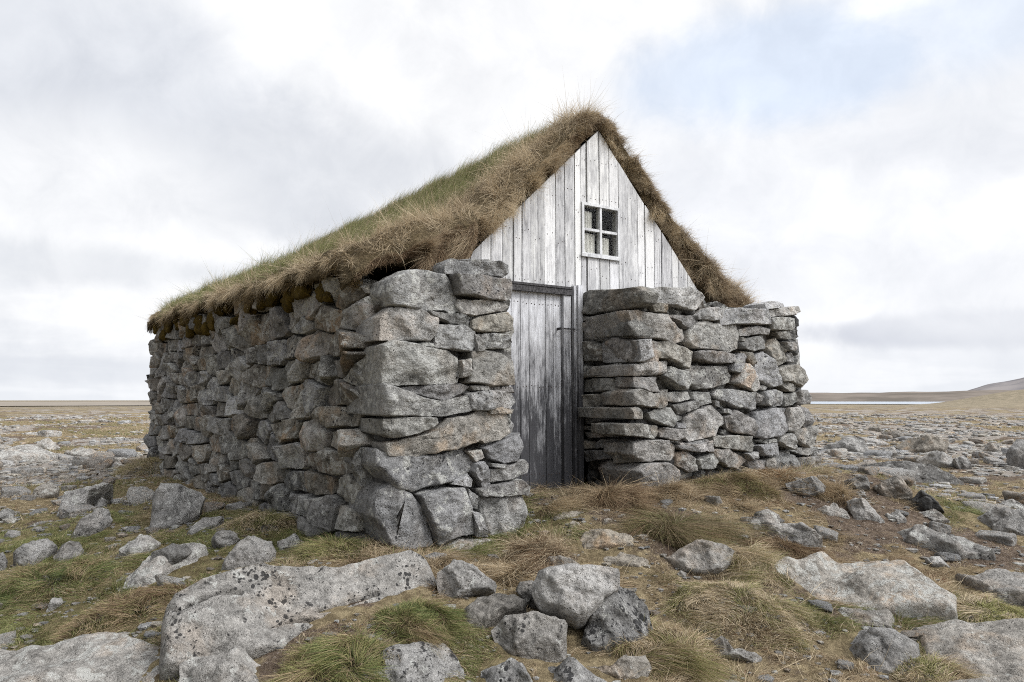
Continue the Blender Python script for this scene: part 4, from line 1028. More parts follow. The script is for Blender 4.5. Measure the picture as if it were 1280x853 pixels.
R('small round tan stone on the path between the two flat ones', [(710,656),(718,651),(726,653),(727,661),(715,663)], 45, .08, .33, .8, (.0, .3))
R('thin flat tan flag flush with the path', [(728,699),(748,692),(775,694),(812,704),(800,710),(760,706)], 76, .08, .30, .9, (.0, .2))
R('angular grey rock with a sharp left face beside the lichened slab', [(958,673),(962,656),(975,653),(1004,655),(1027,668),(1017,679),(991,691),(962,686)], 38, .28, .34, .2, (.15, .5))
R('rough grey rock half sunk in grass near the right wall foot', [(934,655),(942,638),(960,632),(975,640),(975,655),(955,657),(942,663)], 38, .2, .34, .2, (.15, .6))
R('large flat slab with grey-blue and orange lichen patches', [(947,729),(975,712),(998,707),(1024,692),(1050,698),(1075,694),(1129,694),(1155,715),(1191,738),(1193,763),(1142,766),(1083,765),(1044,761),(1020,753),(981,748),(955,742)], 66, .25, .40, .6, (.25, .9), base=(1090,766), bulge=.05, N=180, R=50)
R('smooth grey diamond-shaped boulder at the bottom edge', [(1027,824),(1057,794),(1080,778),(1096,786),(1122,788),(1149,801),(1150,824),(1119,848),(1099,845),(1070,834),(1034,834)], 52, .3, .32, .1, (.1, .3))
R('thin flat ledge behind the diamond-shaped boulder', [(991,773),(1044,768),(1116,771),(1118,790),(1060,784),(998,778)], 74, .12, .32, .5, (.2, .5))
R('broad flat slab filling the bottom right corner', [(1139,784),(1188,775),(1240,774),(1300,782),(1300,875),(1185,868),(1160,830),(1150,800)], 72, .3, .40, .5, (.15, .6), base=(1220,868), bulge=.05, N=180, R=50)
R('layered flat slab at the right edge above the corner slab', [(1195,715),(1214,719),(1254,712),(1300,710),(1300,760),(1247,757),(1231,738)], 72, .2, .37, .3, (.4, .5), base=(1260,758), bulge=.04)
R('long lens-shaped blue-grey slab behind the lichened slab', [(1066,668),(1100,661),(1155,657),(1205,663),(1242,679),(1210,684),(1200,690),(1170,686),(1120,680),(1090,674)], 56, .25, .33, .15, (.3, .85), base=(1160,689), planes=7)
R('small white-grey stone between the lens slab and the layered slab', [(1155,700),(1175,694),(1188,704),(1165,709)], 50, .1, .42, .1, (.1, .9))
R('small pale stone off the pointed end of the lens slab', [(1221,689),(1231,683),(1247,692),(1231,697)], 50, .1, .42, .1, (.1, .9))
R('smooth grey hump at the right edge behind the lens slab', [(1192,657),(1225,640),(1247,635),(1300,633),(1300,665),(1247,667),(1210,662)], 46, .3, .32, .1, (.15, .5))
R('squared grey block at the foot of the right wall end', [(982,602),(1020,595),(1031,605),(1030,617),(1010,622),(987,612)], 25, .3, .30, .1, (.1, .4))
R('upright pale grey wedge split from the stone next to it', [(1057,622),(1067,619),(1082,625),(1105,647),(1092,654),(1070,652)], 35, .2, .40, .15, (.1, .6))
R('low flat pale stone joined to the upright wedge', [(1016,636),(1035,635),(1042,626),(1062,640),(1064,655),(1035,651)], 55, .15, .36, .4, (.1, .6))
R('brownish angular rock in front of the dark ridge rock', [(1092,607),(1115,594),(1130,597),(1140,612),(1135,620),(1105,621)], 35, .25, .31, .5, (.1, .4))
R('small black pyramid-shaped stone', [(1130,630),(1152,612),(1165,620),(1180,637),(1155,640),(1135,637)], 20, .25, .10, .0, (.2, .1), planes=3)
R('long dark ridge rock among the stones right of the hut', [(1057,587),(1077,577),(1115,574),(1160,577),(1185,587),(1210,604),(1200,607),(1160,604),(1120,603),(1100,596),(1067,592)], 32, .5, .24, .1, (.4, .6), base=(1150,604))
R('pale humped boulder just beyond the end of the right wall', [(1030,556),(1042,552),(1067,543),(1080,550),(1090,566),(1067,567),(1035,566)], 30, .45, .36, .1, (.1, .5))
R('low dark stone left of the dark ridge rock', [(1047,602),(1070,596),(1085,595),(1087,607),(1070,613),(1055,609)], 35, .2, .24, .2, (.2, .4))
R('round pale stone right of the humped boulder', [(1095,567),(1105,560),(1117,557),(1122,567),(1110,572),(1100,572)], 30, .3, .38, .3, (.1, .5))
R('flat pale boulder behind the dark ridge rock', [(1145,572),(1167,562),(1190,570),(1207,582),(1185,586),(1160,580)], 45, .4, .38, .15, (.1, .6))
R('broad brownish hump on the stony moor behind the dark ridge rock', [(1120,557),(1135,545),(1155,544),(1185,547),(1180,560),(1155,566),(1135,562)], 35, .6, .30, .8, (.1, .3))
R('low brown rock farther off beyond the broad brownish hump', [(1102,539),(1125,537),(1132,546),(1110,549)], 30, .6, .26, .6, (.1, .3))
R('tall grey boulder cut by the right edge on the moor', [(1257,567),(1270,547),(1300,548),(1300,588),(1267,584)], 25, .6, .34, .1, (.1, .5))
R('small pale flat stone in front of the black pyramid stone', [(1105,642),(1120,637),(1132,646),(1122,653),(1107,651)], 50, .12, .37, .2, (.1, .6))
R('grey stone next to the tall boulder at the right edge', [(1227,565),(1235,552),(1250,555),(1252,568)], 30, .4, .32, .4, (.1, .5))
R('blue-grey stone between the flat pale boulder and the edge rocks', [(1190,574),(1207,567),(1215,580),(1200,587)], 30, .35, .33, .1, (.1, .5))
R('thin curved pale stone in grass in front of the smooth hump', [(1145,642),(1167,638),(1187,650),(1165,652)], 58, .12, .38, .2, (.1, .7))
R('pale stone with a dark fleck near the smooth grey hump', [(1242,627),(1262,622),(1284,632),(1280,640),(1255,638)], 45, .25, .40, .1, (.6, .8))
R('small lichened stone above the upright wedge', [(1067,614),(1077,611),(1085,622),(1073,621)], 35, .1, .36, .1, (.1, .6))
R('crooked pale stone in dry grass at the bottom edge', [(891,800),(903,794),(916,811),(945,814),(962,824),(955,832),(919,823),(896,819)], 40, .12, .36, .25, (.3, .8))
# left side
R('big four-sided grey boulder beside the long wall', [(186,666),(190,640),(192,617),(202,601),(220,602),(250,610),(257,617),(250,635),(230,652),(212,662)], 34, .6, .32, .1, (.3, .5), planes=3)
R('smooth grey boulder left of the four-sided one', [(89,667),(100,650),(120,636),(135,635),(140,647),(132,662),(107,674),(92,675)], 38, .5, .33, .1, (.4, .4))
R('small stone behind the smooth grey boulder', [(112,638),(127,621),(133,625),(133,638)], 30, .3, .35, .1, (.2, .6))
R('grey hump sunk in green grass near the left edge', [(17,687),(32,677),(60,667),(72,680),(60,692),(37,709),(22,699)], 45, .4, .36, .1, (.1, .3))
R('low grey stone touching the grass-sunk hump', [(67,692),(77,680),(100,676),(105,685),(100,699),(72,704)], 45, .35, .30, .15, (.1, .4))
R('weathered pale outcrop behind the smooth grey boulder', [(70,647),(75,630),(82,610),(115,607),(142,604),(112,618),(107,639),(90,647)], 45, .6, .36, .05, (.4, .9), planes=8)
R('brownish rock with a dark left side behind the outcrop', [(37,622),(45,607),(62,599),(75,610),(70,622),(50,622)], 35, .6, .34, .5, (.2, .6))
R('pale split rock in the grass, first of the white outcrops', [(150,682),(160,672),(190,667),(200,675),(185,689),(172,697),(160,689)], 50, .3, .40, .1, (.3, .9), planes=8)
R('cracked whitish outcrop with a dark stone on it', [(155,727),(160,712),(190,685),(225,672),(257,677),(262,700),(225,712),(202,719),(195,732)], 56, .3, .42, .15, (.3, .95), planes=8)
R('dark oblong stone resting on the whitish outcrop', [(189,702),(190,689),(215,679),(232,676),(239,685),(225,696),(200,706)], 40, .2, .22, .1, (.1, .1), base=(205,722), lift=0.05)
R('round lichened rock right of the whitish outcrop', [(265,669),(270,664),(287,662),(300,672),(287,684),(270,682)], 38, .3, .28, .1, (.3, .6))
R('large smooth grey rock behind the cracked slab', [(272,720),(282,695),(295,677),(320,669),(340,672),(345,685),(340,700),(320,714),(300,720)], 45, .4, .33, .1, (.2, .5))
R('small grey rock at the foot of the long wall in grass', [(347,674),(370,667),(385,677),(370,687),(350,687)], 38, .25, .33, .1, (.1, .7))
R('small pale stone alone in the green grass', [(55,764),(65,747),(77,744),(79,752),(62,767)], 45, .15, .38, .15, (.1, .6))
R('thin flat stone pointing at the four-sided boulder', [(235,664),(252,650),(280,646),(270,659),(240,669)], 58, .2, .33, .1, (.1, .4))
R('flat stone flush with the turf near the long wall', [(282,634),(298,630),(315,631),(300,640)], 70, .1, .32, .1, (.1, .5))
R('grey stone cut by the left edge at mid height', [(-8,640),(8,635),(18,638),(18,648),(-8,652)], 35, .35, .30, .1, (.1, .5))
R('low grey stone near the left edge above the hump', [(5,669),(15,661),(26,661),(28,669),(12,675)], 45, .3, .32, .1, (.1, .5))
R('dark stone cut by the left edge beside the hump', [(-8,692),(4,688),(10,700),(8,714),(-8,716)], 40, .3, .24, .1, (.1, .4))
R('pale bedrock sheet far out at the left edge', [(-10,567),(22,558),(72,564),(62,573),(25,578),(-10,576)], 74, .3, .42, .3, (.1, .9))
R('peaked pale outcrop on the moor farther out', [(25,562),(50,551),(60,545),(75,557),(50,563)], 45, .6, .38, .3, (.2, .8))
R('low pale stone beside the far bedrock sheet', [(80,566),(100,560),(125,566),(105,572)], 60, .4, .36, .4, (.1, .7))

# ------------------------------------------------------------------ small stones scattered over the moor, each an object of its own
protos = []
for k in range(9):
    v, f = boulder(300 + k, 4, 8, 0.10, 12)
    v = v * np.array([1.0, [0.7, 0.8, 0.95][k % 3], [0.35, 0.5, 0.62][(k // 3) % 3]])
    mb = MB(); tt, li = [((.37, .36, .345), (.1, .6, .4)), ((.28, .28, .28), (.4, .6, .1)), ((.34, .31, .275), (.1, .4, .9)), ((.42, .40, .37), (.1, .9, .4))][k % 4]
    mb.add(v, f, tt, li); n_ = len(v)
    o = mb.build('stone', M_ROCK); protos.append(o)
def in_poly(X, Y, poly):
    ins = np.zeros(len(X), bool); x0, y0 = poly.min(0); x1, y1 = poly.max(0)
    c = (X > x0) & (X < x1) & (Y > y0) & (Y < y1)
    if not c.any(): return ins
    xs, ys = X[c], Y[c]; r = np.zeros(len(xs), bool); j = len(poly) - 1
    for i in range(len(poly)):
        xi, yi = poly[i]; xj, yj = poly[j]
        m = ((yi > ys) != (yj > ys)) & (xs < (xj - xi) * (ys - yi) / (yj - yi + 1e-12) + xi); r ^= m; j = i
    ins[c] = r; return ins
def blocked(X, Y, pad=0.0):
    b = np.zeros(len(X), bool)
    for p in FOOT: b |= in_poly(X, Y, p)
    s, w = local_sw(X, Y)
    hut_in = (s > -1.42 - pad) & (s < 2.85 + pad) & (w > -0.66 - pad) & (w < 8.0 + pad) & ~((s > -0.42 + pad) & (s < 0.70 - pad) & (w < 0))
    return b | hut_in
rs = np.random.default_rng(77); placed = []; used = set()
def scatter_zone(n, a0, a1, r0, r1, size, label, group, extra=None):
    k = 0; tries = 0
    while k < n and tries < n * 40:
        tries += 1
        a = rs.uniform(a0, a1); r = math.exp(rs.uniform(math.log(r0), math.log(r1))); x, y = r * math.sin(a), r * math.cos(a)
        sz = size * (r / 9.0) ** 0.55 * rs.lognormal(0, 0.42)
        if blocked(np.array([x]), np.array([y]), 0.1 + sz * .5)[0]: continue
        if any((x - p[0]) ** 2 + (y - p[1]) ** 2 < (sz + p[2]) ** 2 * 0.7 for p in placed): continue
        i = rs.integers(len(protos)); src = protos[i]
        if i in used: o = src.copy(); C.objects.link(o)
        else: o = src; used.add(i)
        o.location = (x, y, Hs(x, y) + sz * 0.08); o.rotation_euler = (rs.normal(0, .15), rs.normal(0, .15), rs.uniform(0, 6.28)); o.scale = (sz, sz * rs.uniform(.8, 1.1), sz * rs.uniform(.7, 1.1))
        tag(o, label, 'stone', group); placed.append((x, y, sz)); k += 1
scatter_zone(36, 0.02, 0.60, 3.4, 6.8, 0.030, 'pebble among the dry grass and bare earth in front of the right wall', 'pebbles in front of the right wall')
scatter_zone(26, -0.60, -0.12, 3.6, 7.0, 0.030, 'pebble in the green turf between the outcrops and the near pier', 'pebbles in the turf by the near pier')
scatter_zone(46, 0.14, 0.62, 3.9, 8.0, 0.075, 'flat half-buried stone in the thin turf to the right of the path', 'half-buried stones right of the path')
scatter_zone(30, -0.62, -0.30, 4.6, 8.0, 0.075, 'flat half-buried stone in the turf before the long wall', 'half-buried stones before the long wall')
scatter_zone(86, 0.385, 0.62, 7.2, 30, 0.135, 'grey or tan stone strewn over the stony moor beyond the right wall', 'stones strewn over the moor beyond the right wall')
scatter_zone(50, -0.62, -0.42, 7.0, 34, 0.125, 'pale stone strewn over the moor beyond the long wall', 'stones strewn over the moor beyond the long wall')
for i, p in enumerate(protos):
    if i not in used: D.objects.remove(p)
# rubble nobody could count: one object
vv, ff = boulder(411, 2, 7, 0.15, 9); vv2, ff2 = boulder(415, 1, 7, 0.15, 9); ff = np.array(ff); ff2 = np.array(ff2)
def rubble(name, n, a0, a1, r0, r1, size, V0, F0, seed, label, mask=True):
    rs = np.random.default_rng(seed); a = rs.uniform(a0, a1, n * 4); r = np.exp(rs.uniform(math.log(r0), math.log(r1), n * 4)); X, Y = r * np.sin(a), r * np.cos(a)
    ok = ~blocked(X, Y, 0.1)
    if mask:
        g, gr, pt, st = cover_maps(X, Y); ok &= (rs.uniform(0, 1, len(X)) < 0.10 + 0.6 * st)
    X, Y, r = X[ok][:n], Y[ok][:n], r[ok][:n]; n = len(X); Zz = H(X, Y)
    sz = size * (r / r0) ** 0.55 * rs.lognormal(0, 0.5, n); th = rs.uniform(0, 6.28, n); sc = np.column_stack([sz, sz * rs.uniform(.6, 1, n), sz * rs.uniform(.3, .6, n)])
    P = V0[None] * sc[:, None, :]; c, s_ = np.cos(th)[:, None], np.sin(th)[:, None]
    Q = np.stack([P[..., 0] * c - P[..., 1] * s_, P[..., 0] * s_ + P[..., 1] * c, P[..., 2]], -1) + np.stack([X, Y, Zz + sz * 0.05], -1)[:, None, :]
    Fc = (F0[None] + (np.arange(n) * len(V0))[:, None, None]).reshape(-1, 3)
    me = D.meshes.new(name); me.from_pydata(Q.reshape(-1, 3).tolist(), [], Fc.tolist())
    g = rs.uniform(.20, .36, n); w = rs.uniform(0, 1, n) ** 1.2
    col = np.column_stack([g * (1 + .10 * w), g, g * (1 - .16 * w), np.ones(n)]); col[:, :3] *= 0.8 if name == 'gravel' else 1.0; li = np.column_stack([rs.uniform(0, .5, n), rs.uniform(.2, 1, n), w, np.ones(n)])
    for nm, arr in (('tint', col), ('lich', li)):
        at = me.color_attributes.new(nm, 'FLOAT_COLOR', 'POINT'); at.data.foreach_set('color', np.repeat(arr, len(V0), 0).ravel())
    me.materials.append(M_ROCK); me.polygons.foreach_set('use_smooth', [len(V0) > 100] * len(me.polygons)); me.update()
    o = D.objects.new(name, me); C.objects.link(o); tag(o, label, 'rubble', kind='stuff')
rubble('gravel', 5200, -0.66, 0.66, 2.8, 9, 0.012, vv2, ff2, 5, 'grit and chips lying on the ground round the hut', False)
rubble('rubble', 4200, 0.36, 0.66, 8, 90, 0.040, vv, ff, 6, 'stone rubble covering the moor behind the right wall')
rubble('rubble', 2600, -0.66, -0.38, 8, 90, 0.038, vv, ff, 7, 'stone rubble covering the moor behind the long wall')

# ------------------------------------------------------------------ ground vegetation
def ground_colors(X, Y, green, rs, n):
    dry = lerp(TAN[None], STRAW[None] * 1.05, np.clip(rs.uniform(0, 1, n) ** 1.3, 0, 1)); dry = lerp(dry, BROWN[None], np.clip(rs.uniform(-.8, .8, n), 0, 1)); rst = rs.uniform(0, 1, n) < 0.02 + 0.06 * sstep(0.1, 0.4, fbm2(X, Y, 2.0, 131, 3)); dry[rst] = RUST
    g = lerp(OLIVE[None] * 1.1, GREEN[None], rs.uniform(0, 1, n)); pick = (rs.uniform(0, 1, n) < np.clip(green, 0, 0.9)).astype(float)
    return lerp(dry, g, pick) * rs.uniform(0.65, 1.2, n)[:, None]
rs = np.random.default_rng(31)
n = 1150000; a = rs.uniform(-0.64, 0.64, n); r = np.sqrt(rs.uniform(2.9 ** 2, 7.5 ** 2, n)); X, Y = r * np.sin(a), r * np.cos(a)
g, green, pth, st = cover_maps(X, Y); tuft = fbm2(X, Y, 5.5, 141, 3)
ok = (rs.uniform(0, 1, n) < np.clip(g * (0.60 + 1.0 * tuft) + 0.03, 0, 1)) & ~blocked(X, Y, 0.0)
X, Y, green, tuft = X[ok], Y[ok], green[ok], tuft[ok]; n = len(X); Zz = H(X, Y)
s_, w_l = local_sw(X, Y); dh = np.hypot(np.maximum(np.maximum(-1.45 - s_, s_ - 2.9), 0), np.maximum(np.maximum(-0.7 - w_l, w_l - 7.7), 0)); foot = 1 + 1.3 * np.exp(-(dh / 0.22) ** 2)
ln = (0.018 + 0.042 * rs.uniform(0, 1, n) ** 1.5) * np.clip(1 + 1.3 * tuft, 0.4, 2) * foot
fx, fy = fbm2(X, Y, 6.0, 241, 2) * 2.4, fbm2(X, Y, 6.0, 242, 2) * 2.4
d = np.column_stack([rs.normal(0.1, .4, n) + fx, rs.normal(0, .4, n) + fy, np.ones(n)]); bend = np.column_stack([rs.normal(0.2, .35, n) + fx * .7, rs.normal(0, .35, n) + fy * .7, rs.normal(-.4, .2, n)])
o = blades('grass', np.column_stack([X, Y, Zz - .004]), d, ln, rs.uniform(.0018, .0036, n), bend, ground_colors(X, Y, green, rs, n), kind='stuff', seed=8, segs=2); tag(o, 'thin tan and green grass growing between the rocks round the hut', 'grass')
n = 330000; a = rs.uniform(-0.64, 0.64, n); r = np.exp(rs.uniform(math.log(7.5), math.log(70), n)); X, Y = r * np.sin(a), r * np.cos(a)
vis = (a < -0.40) | (a > 0.36) | (r < 9); g, green, pth, st = cover_maps(X, Y); tuft = fbm2(X, Y, 2.5, 151, 3)
ok = vis & (rs.uniform(0, 1, n) < np.clip(g * (0.6 + 1.2 * tuft), 0, 1)) & ~blocked(X, Y, 0.0); X, Y, green, r = X[ok], Y[ok], green[ok], r[ok]; n = len(X); Zz = H(X, Y)
ln = (0.035 + 0.03 * rs.uniform(0, 1, n)) * (r / 7.5) ** 0.35; d = np.column_stack([rs.normal(0.1, .6, n), rs.normal(0, .6, n), np.ones(n)]); bend = np.column_stack([rs.normal(.2, .5, n), rs.normal(0, .5, n), rs.normal(-.4, .2, n)])
col = ground_colors(X, Y, green * 0.7, rs, n)
o = blades('grass', np.column_stack([X, Y, Zz - .005]), d, ln, 0.0008 * r * rs.uniform(.6, 1.2, n), bend, col, kind='stuff', seed=9, segs=2); tag(o, 'low patchy grass and moss on the open moor', 'grass')

# tussocks: clumps one can point at
def tussock(label, px, py, rad, hgt, n, cols, droop=0.6, seed=0, lean=(0, 0), name='grass_tussock', spread=0.75, mound=0.3):
    rs = np.random.default_rng(seed); G = ground_hit(px, py); n = int(n * 1.7); rad = rad * 1.12
    th = rs.uniform(0, 6.28, n); q = np.sqrt(rs.uniform(0, 1, n)); X = q * rad * np.cos(th); Y = q * rad * np.sin(th) * 0.8
    Zz = H(G[0] + X, G[1] + Y) - G[2] + rad * mound * (1 - q ** 2)
    lump = fbm2(X + seed, Y, 9.0, 171, 3)
    fx, fy = fbm2(G[0] + X, G[1] + Y, 8.0, 251, 2) * 2.3, fbm2(G[0] + X, G[1] + Y, 8.0, 252, 2) * 2.3
    d = np.column_stack([X / rad * .35 + rs.normal(lean[0], .3, n) + fx, Y / rad * .25 + rs.normal(lean[1], .3, n) + fy, np.ones(n) * .9])
    bend = np.column_stack([X / rad * .2 + rs.normal(0.2 + lean[0] * .5, .35, n) + fx * .8, Y / rad * .2 + rs.normal(0, .35, n) + fy * .8, -np.abs(rs.normal(droop, .3, n))])
    hgt = hgt * 0.72 * (1 + 0.9 * lump) * (1 - 0.45 * q ** 2)
    k = np.clip((rs.uniform(0, 1, n) + lump * 0.9) * len(cols), 0, len(cols) - 1).astype(int); col = np.array(cols)[k] * rs.uniform(.65, 1.25, n)[:, None]
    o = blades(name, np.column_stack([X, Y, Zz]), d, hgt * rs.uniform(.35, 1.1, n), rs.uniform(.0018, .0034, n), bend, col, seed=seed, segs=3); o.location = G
    tag(o, label, 'grass tussock'); return o
T_ = [TAN, STRAW, TAN, BROWN]
tussock('tall straw-coloured grass beside the right edge of the near pier', 668, 700, .17, .26, 3000, [TAN, STRAW, STRAW, BROWN], .5, 1)
tussock('thin straw grass tuft between the two-faced rock and the pale top boulder', 640, 722, .14, .20, 1700, [TAN, STRAW, BROWN], .5, 2)
tussock('shaggy dry grass hanging over the block by the door', 772, 634, .17, .26, 4200, [BROWN, TAN * .8, TAN, BROWN * 1.2], .8, 3, (0.1, -.3), mound=.55)
tussock('dark green-brown tussock combed downhill below the big block', 852, 672, .22, .32, 5200, [BROWN * 1.3, OLIVE * .7, OLIVE * .6, TAN * .7], .8, 4, (.25, -.3))
tussock('low green-brown cushion at the foot of the right wall', 910, 615, .34, .13, 5200, [OLIVE, OLIVE * .8, BROWN, TAN * .8, TAN], .5, 5)
tussock('orange-brown dry grass at the right end of the right wall', 968, 600, .16, .22, 1800, [TAN, np.array([.30, .17, .08]), STRAW], .5, 6)
tussock('tall orange-tan grass just beyond the right wall end', 1038, 620, .16, .22, 1300, [np.array([.30, .19, .10]), TAN, TAN], .4, 7)
tussock('bright green grass clump in front of the cracked slab', 430, 838, .24, .15, 5200, [GREEN * 1.1, OLIVE, OLIVE * 1.2, TAN], .5, 8)
tussock('green and tan grass along the near edge of the cracked slab', 525, 782, .20, .11, 3600, [GREEN, OLIVE, OLIVE, TAN], .5, 9)
tussock('dry yellow grass with pale stems right of the spotted boulder', 835, 822, .22, .15, 4400, [STRAW, TAN, TAN, OLIVE], .55, 10)
tussock('pale tangled dry grass at the bottom centre edge', 925, 770, .34, .09, 6200, [STRAW, TAN, STRAW * .9, OLIVE], .7, 11)
tussock('brownish matted grass left of the cracked slab', 160, 770, .30, .10, 4200, [TAN, OLIVE, TAN, BROWN], .6, 12)
tussock('deep green long grass near the left edge', 60, 735, .36, .14, 5600, [GREEN, GREEN * 1.15, OLIVE, TAN], .5, 13)
tussock('tan grass mound between the big boulder and the long wall', 275, 612, .34, .15, 3800, [TAN, TAN, BROWN, OLIVE], .6, 14)
tussock('yellow-brown grass at the rear foot of the long wall', 195, 590, .5, .20, 4200, [TAN, OLIVE * 1.2, STRAW], .5, 15)
tussock('green-yellow weeds at the foot of the near pier', 415, 695, .22, .12, 3600, [OLIVE, OLIVE * 1.3, TAN, GREEN], .5, 16)
tussock('dry grass piled against the corner of the near pier', 458, 690, .15, .14, 2400, [TAN, STRAW, BROWN], .6, 17)
tussock('tan grass pad between the whitish outcrop and the four-sided boulder', 320, 660, .28, .11, 3000, [TAN, STRAW, OLIVE], .6, 18)
tussock('dry brown grass around the angular grey rock', 985, 700, .24, .10, 3000, [BROWN * 1.2, TAN, BROWN], .6, 19)
tussock('yellow-green grass beside the diamond-shaped boulder', 1165, 850, .18, .11, 2600, [OLIVE * 1.2, STRAW, TAN], .6, 20)
tussock('yellow grass in the gap between the corner slab and the layered slab', 1235, 772, .2, .09, 2000, [OLIVE * 1.4, STRAW], .6, 21)
tussock('straw grass leaning on the big low block right of the door', 838, 620, .16, .24, 2600, [TAN, STRAW, BROWN], .5, 22)
tussock('yellow-tan grass at the middle of the right wall foot', 880, 606, .20, .20, 3000, [TAN, OLIVE, STRAW], .5, 23)
tussock('pale dry grass at the left jamb of the door', 690, 640, .12, .16, 1600, [STRAW, TAN, TAN], .5, 24)
tussock('long pale grass between the lone boulder and the lichened slab', 930, 715, .26, .17, 4600, [STRAW, TAN, STRAW, OLIVE], .5, 25)
# a few long single straws
rs = np.random.default_rng(99); n = 420; P = []
for k in range(n):
    g_ = ground_hit(rs.uniform(620, 1200), rs.uniform(680, 850)); P.append(g_)
P = np.array(P); okm = ~blocked(P[:, 0], P[:, 1]); P = P[okm]; n = len(P)
o = blades('dry_straw', P, np.column_stack([rs.normal(.2, .5, n), rs.normal(0, .4, n), np.ones(n) * .8]), rs.uniform(.06, .20, n), rs.uniform(.002, .0035, n), np.column_stack([rs.normal(.2, .3, n), rs.normal(0, .3, n), rs.normal(-.3, .15, n)]), lerp(STRAW[None], STRAW[None] * 1.2, rs.uniform(0, 1, n)), kind='stuff', seed=5); tag(o, 'single bleached straws standing over the path and dry ground', 'straw')

# ------------------------------------------------------------------ sky and light
SUN_EL, SUN_AZ = math.radians(42), math.radians(118)      # azimuth clockwise from +Y (towards +X)
world = D.worlds.new('World'); scene.world = world; world.use_nodes = True
nt = world.node_tree; nt.nodes.clear()
class WT(NT):
    def __init__(s, t): s.t = t
w_ = WT(nt)
out = nt.nodes.new('ShaderNodeOutputWorld')
dirn = w_.n('ShaderNodeTexCoord').outputs['Generated']
sx = w_.n('ShaderNodeSeparateXYZ', ins={0: dirn}); dx, dy, dz = sx.outputs
sky = w_.n('ShaderNodeTexSky', sky_type='NISHITA', sun_disc=False, sun_elevation=SUN_EL, sun_rotation=SUN_AZ, altitude=300.0, air_density=1.0, dust_density=1.5)
az = w_.math('ARCTAN2', dx, dy); el = w_.math('ARCSINE', dz)
den = w_.math('ADD', w_.math('MAXIMUM', dz, 0.0), 0.13)
pv = w_.n('ShaderNodeCombineXYZ', ins={'X': w_.math('DIVIDE', dx, den), 'Y': w_.math('DIVIDE', dy, den), 'Z': 0.0}).outputs[0]
n1 = w_.noise(pv, 0.85, 8, 0.52, 0.3); n2 = w_.noise(pv, 2.4, 7, 0.55, 0.5); n3 = w_.noise(dirn, 4.2, 10, 0.56, 0.1)
n5 = w_.noise(dirn, 12.0, 8, 0.6, 0.4); wob = w_.math('ADD', w_.math('MULTIPLY', w_.math('SUBTRACT', n3, 0.5), 0.70), w_.math('MULTIPLY', w_.math('SUBTRACT', n5, 0.5), 0.22)); wob2 = w_.math('MULTIPLY', w_.math('SUBTRACT', n2, 0.5), 0.5)
def blob(px, py, wx, wy, soft=0.5, wb=2.4):
    soft = soft * 0.8
    r_ = ray(px, py); a0, e0 = math.atan2(r_[0], r_[1]), math.asin(r_[2])
    u = w_.math('DIVIDE', w_.math('SUBTRACT', az, a0), wx / F); v_ = w_.math('DIVIDE', w_.math('SUBTRACT', el, e0), wy / F)
    d_ = w_.math('SQRT', w_.math('ADD', w_.math('MULTIPLY', u, u), w_.math('MULTIPLY', v_, v_)))
    d_ = w_.math('ADD', d_, w_.math('MULTIPLY', wob, wb))
    return w_.ramp(d_, 1.0 + soft, 1.0 - soft)
BR = (8.9, 9.0, 9.2, 1); GY = (7.7, 7.9, 8.3, 1); DK = (6.3, 6.6, 7.1, 1)
c = w_.mix(w_.ramp(w_.math('ADD', w_.math('MULTIPLY', n1, 0.6), w_.math('MULTIPLY', n3, 0.4)), 0.43, 0.56), GY, BR)
c = w_.mix(w_.math('MULTIPLY', blob(350, 215, 230, 80), 0.75), c, (6.5, 6.75, 7.25, 1))
c = w_.mix(w_.math('MULTIPLY', blob(90, 70, 220, 60), 0.5), c, (6.9, 7.2, 7.8, 1))
c = w_.mix(w_.math('MULTIPLY', blob(130, 250, 140, 70), 0.6), c, (8.9, 9.0, 9.2, 1))
c = w_.mix(w_.math('MULTIPLY', blob(650, 60, 240, 110), 0.6), c, (8.9, 8.95, 9.1, 1))
c = w_.mix(w_.math('MULTIPLY', blob(70, 330, 220, 22, .6), 0.5), c, DK)
c = w_.mix(w_.math('MULTIPLY', blob(1190, 412, 170, 18, .5), 0.9), c, (4.7, 5.0, 5.8, 1))
c = w_.mix(w_.math('MULTIPLY', blob(1240, 375, 130, 45, .6), 0.6), c, (8.9, 9.0, 9.2, 1))
c = w_.mix(w_.math('MULTIPLY', blob(990, 300, 280, 130, .7), 0.55), c, (8.3, 8.5, 9.0, 1))
c = w_.mix(w_.math('MULTIPLY', blob(100, 462, 420, 16, .6), 0.5), c, (6.0, 6.3, 6.9, 1))
bluec = w_.mix(0.42, sky.outputs[0], (8.6, 8.9, 9.4, 1)); bluec = w_.mix(1.0, bluec, (1.5, 1.5, 1.5, 1), 'MULTIPLY')
bm = w_.math('MAXIMUM', blob(985, 85, 190, 62, .5, 3.2), w_.math('MULTIPLY', blob(1210, 25, 160, 50, .6, 3.0), 0.7))
c = w_.mix(w_.math('MULTIPLY', bm, 0.68), c, w_.mix(0.6, bluec, (5.9, 7.0, 8.7, 1)))
tex = w_.math('ADD', 0.735, w_.math('ADD', w_.math('MULTIPLY', n5, 0.40), w_.math('MULTIPLY', n3, 0.15)))
c = w_.mix(1.0, c, w_.n('ShaderNodeCombineColor', ins={0: tex, 1: w_.math('ADD', w_.math('MULTIPLY', tex, 0.93), 0.07), 2: w_.math('ADD', w_.math('MULTIPLY', tex, 0.80), 0.20)}).outputs[0], 'MULTIPLY')
sky_shaping = w_.math('ADD', 1.0, w_.math('MULTIPLY', w_.ramp(el, 0.50, 1.15), 0.45))  # sky overhead, out of frame, brightened to lift the light
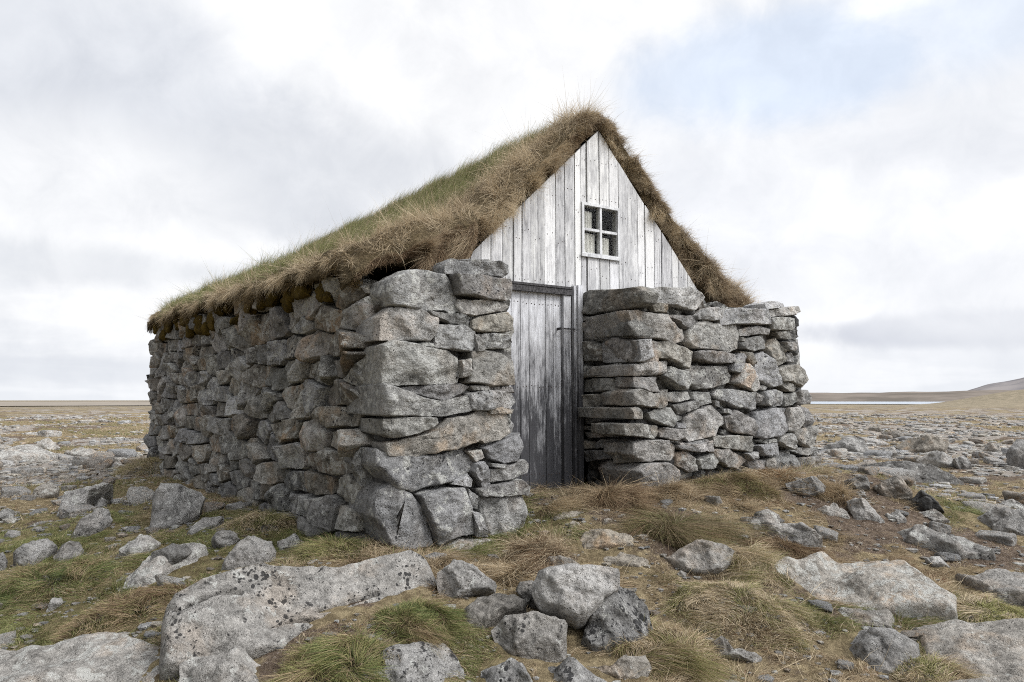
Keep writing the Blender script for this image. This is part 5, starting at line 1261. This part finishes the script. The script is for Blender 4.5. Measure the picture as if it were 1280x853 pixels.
sdot = w_.n('ShaderNodeVectorMath', operation='DOT_PRODUCT', ins={0: dirn, 1: (math.sin(SUN_AZ) * math.cos(SUN_EL), math.cos(SUN_AZ) * math.cos(SUN_EL), math.sin(SUN_EL))}).outputs['Value']
sky_shaping = w_.math('ADD', sky_shaping, w_.math('MULTIPLY', w_.ramp(sdot, 0.55, 1.0), 3.0))  # unseen sky around the sun brightened as well
sky_shaping = w_.math('MULTIPLY', sky_shaping, w_.math('SUBTRACT', 1.0, w_.math('MULTIPLY', w_.ramp(w_.math('SUBTRACT', w_.math('MULTIPLY', dx, -0.8), w_.math('MULTIPLY', dy, 0.6)), -0.05, 0.55), 0.50)))  # unseen sky on the left darkened, for more directional light
c = w_.mix(1.0, c, w_.n('ShaderNodeCombineColor', ins={0: sky_shaping, 1: sky_shaping, 2: sky_shaping}).outputs[0], 'MULTIPLY')
hz = w_.ramp(el, 0.10, 0.0); c = w_.mix(w_.math('MULTIPLY', hz, 0.45), c, (7.6, 7.9, 8.4, 1))
lowg = w_.ramp(dz, -0.02, -0.10); c = w_.mix(lowg, c, (1.5, 1.4, 1.2, 1))
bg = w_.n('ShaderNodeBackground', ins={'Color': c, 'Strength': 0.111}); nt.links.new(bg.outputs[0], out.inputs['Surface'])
world.cycles.sampling_method = 'MANUAL'; world.cycles.sample_map_resolution = 512

sd = D.lights.new('sun', 'SUN'); sd.energy = 1.5; sd.angle = math.radians(10); sd.color = (1.0, 0.96, 0.90)
so = D.objects.new('sun', sd); C.objects.link(so)
ld = Vector((math.sin(SUN_AZ) * math.cos(SUN_EL), math.cos(SUN_AZ) * math.cos(SUN_EL), math.sin(SUN_EL)))
so.rotation_euler = ld.to_track_quat('Z', 'Y').to_euler(); so.location = (5, -5, 20)

scene.render.engine = 'CYCLES'
scene.cycles.filter_width = 1.05; scene.cycles.max_bounces = 5; scene.cycles.diffuse_bounces = 3; scene.cycles.glossy_bounces = 2; scene.cycles.transmission_bounces = 3; scene.cycles.transparent_max_bounces = 6
scene.cycles.use_denoising = False; scene.cycles.denoiser = 'OPENIMAGEDENOISE'; scene.cycles.denoising_input_passes = 'RGB_ALBEDO_NORMAL'
vs = scene.view_settings; vs.view_transform = 'Standard'; vs.look = 'None'; vs.exposure = 0.0; vs.gamma = 1.0; vs.use_curve_mapping = False
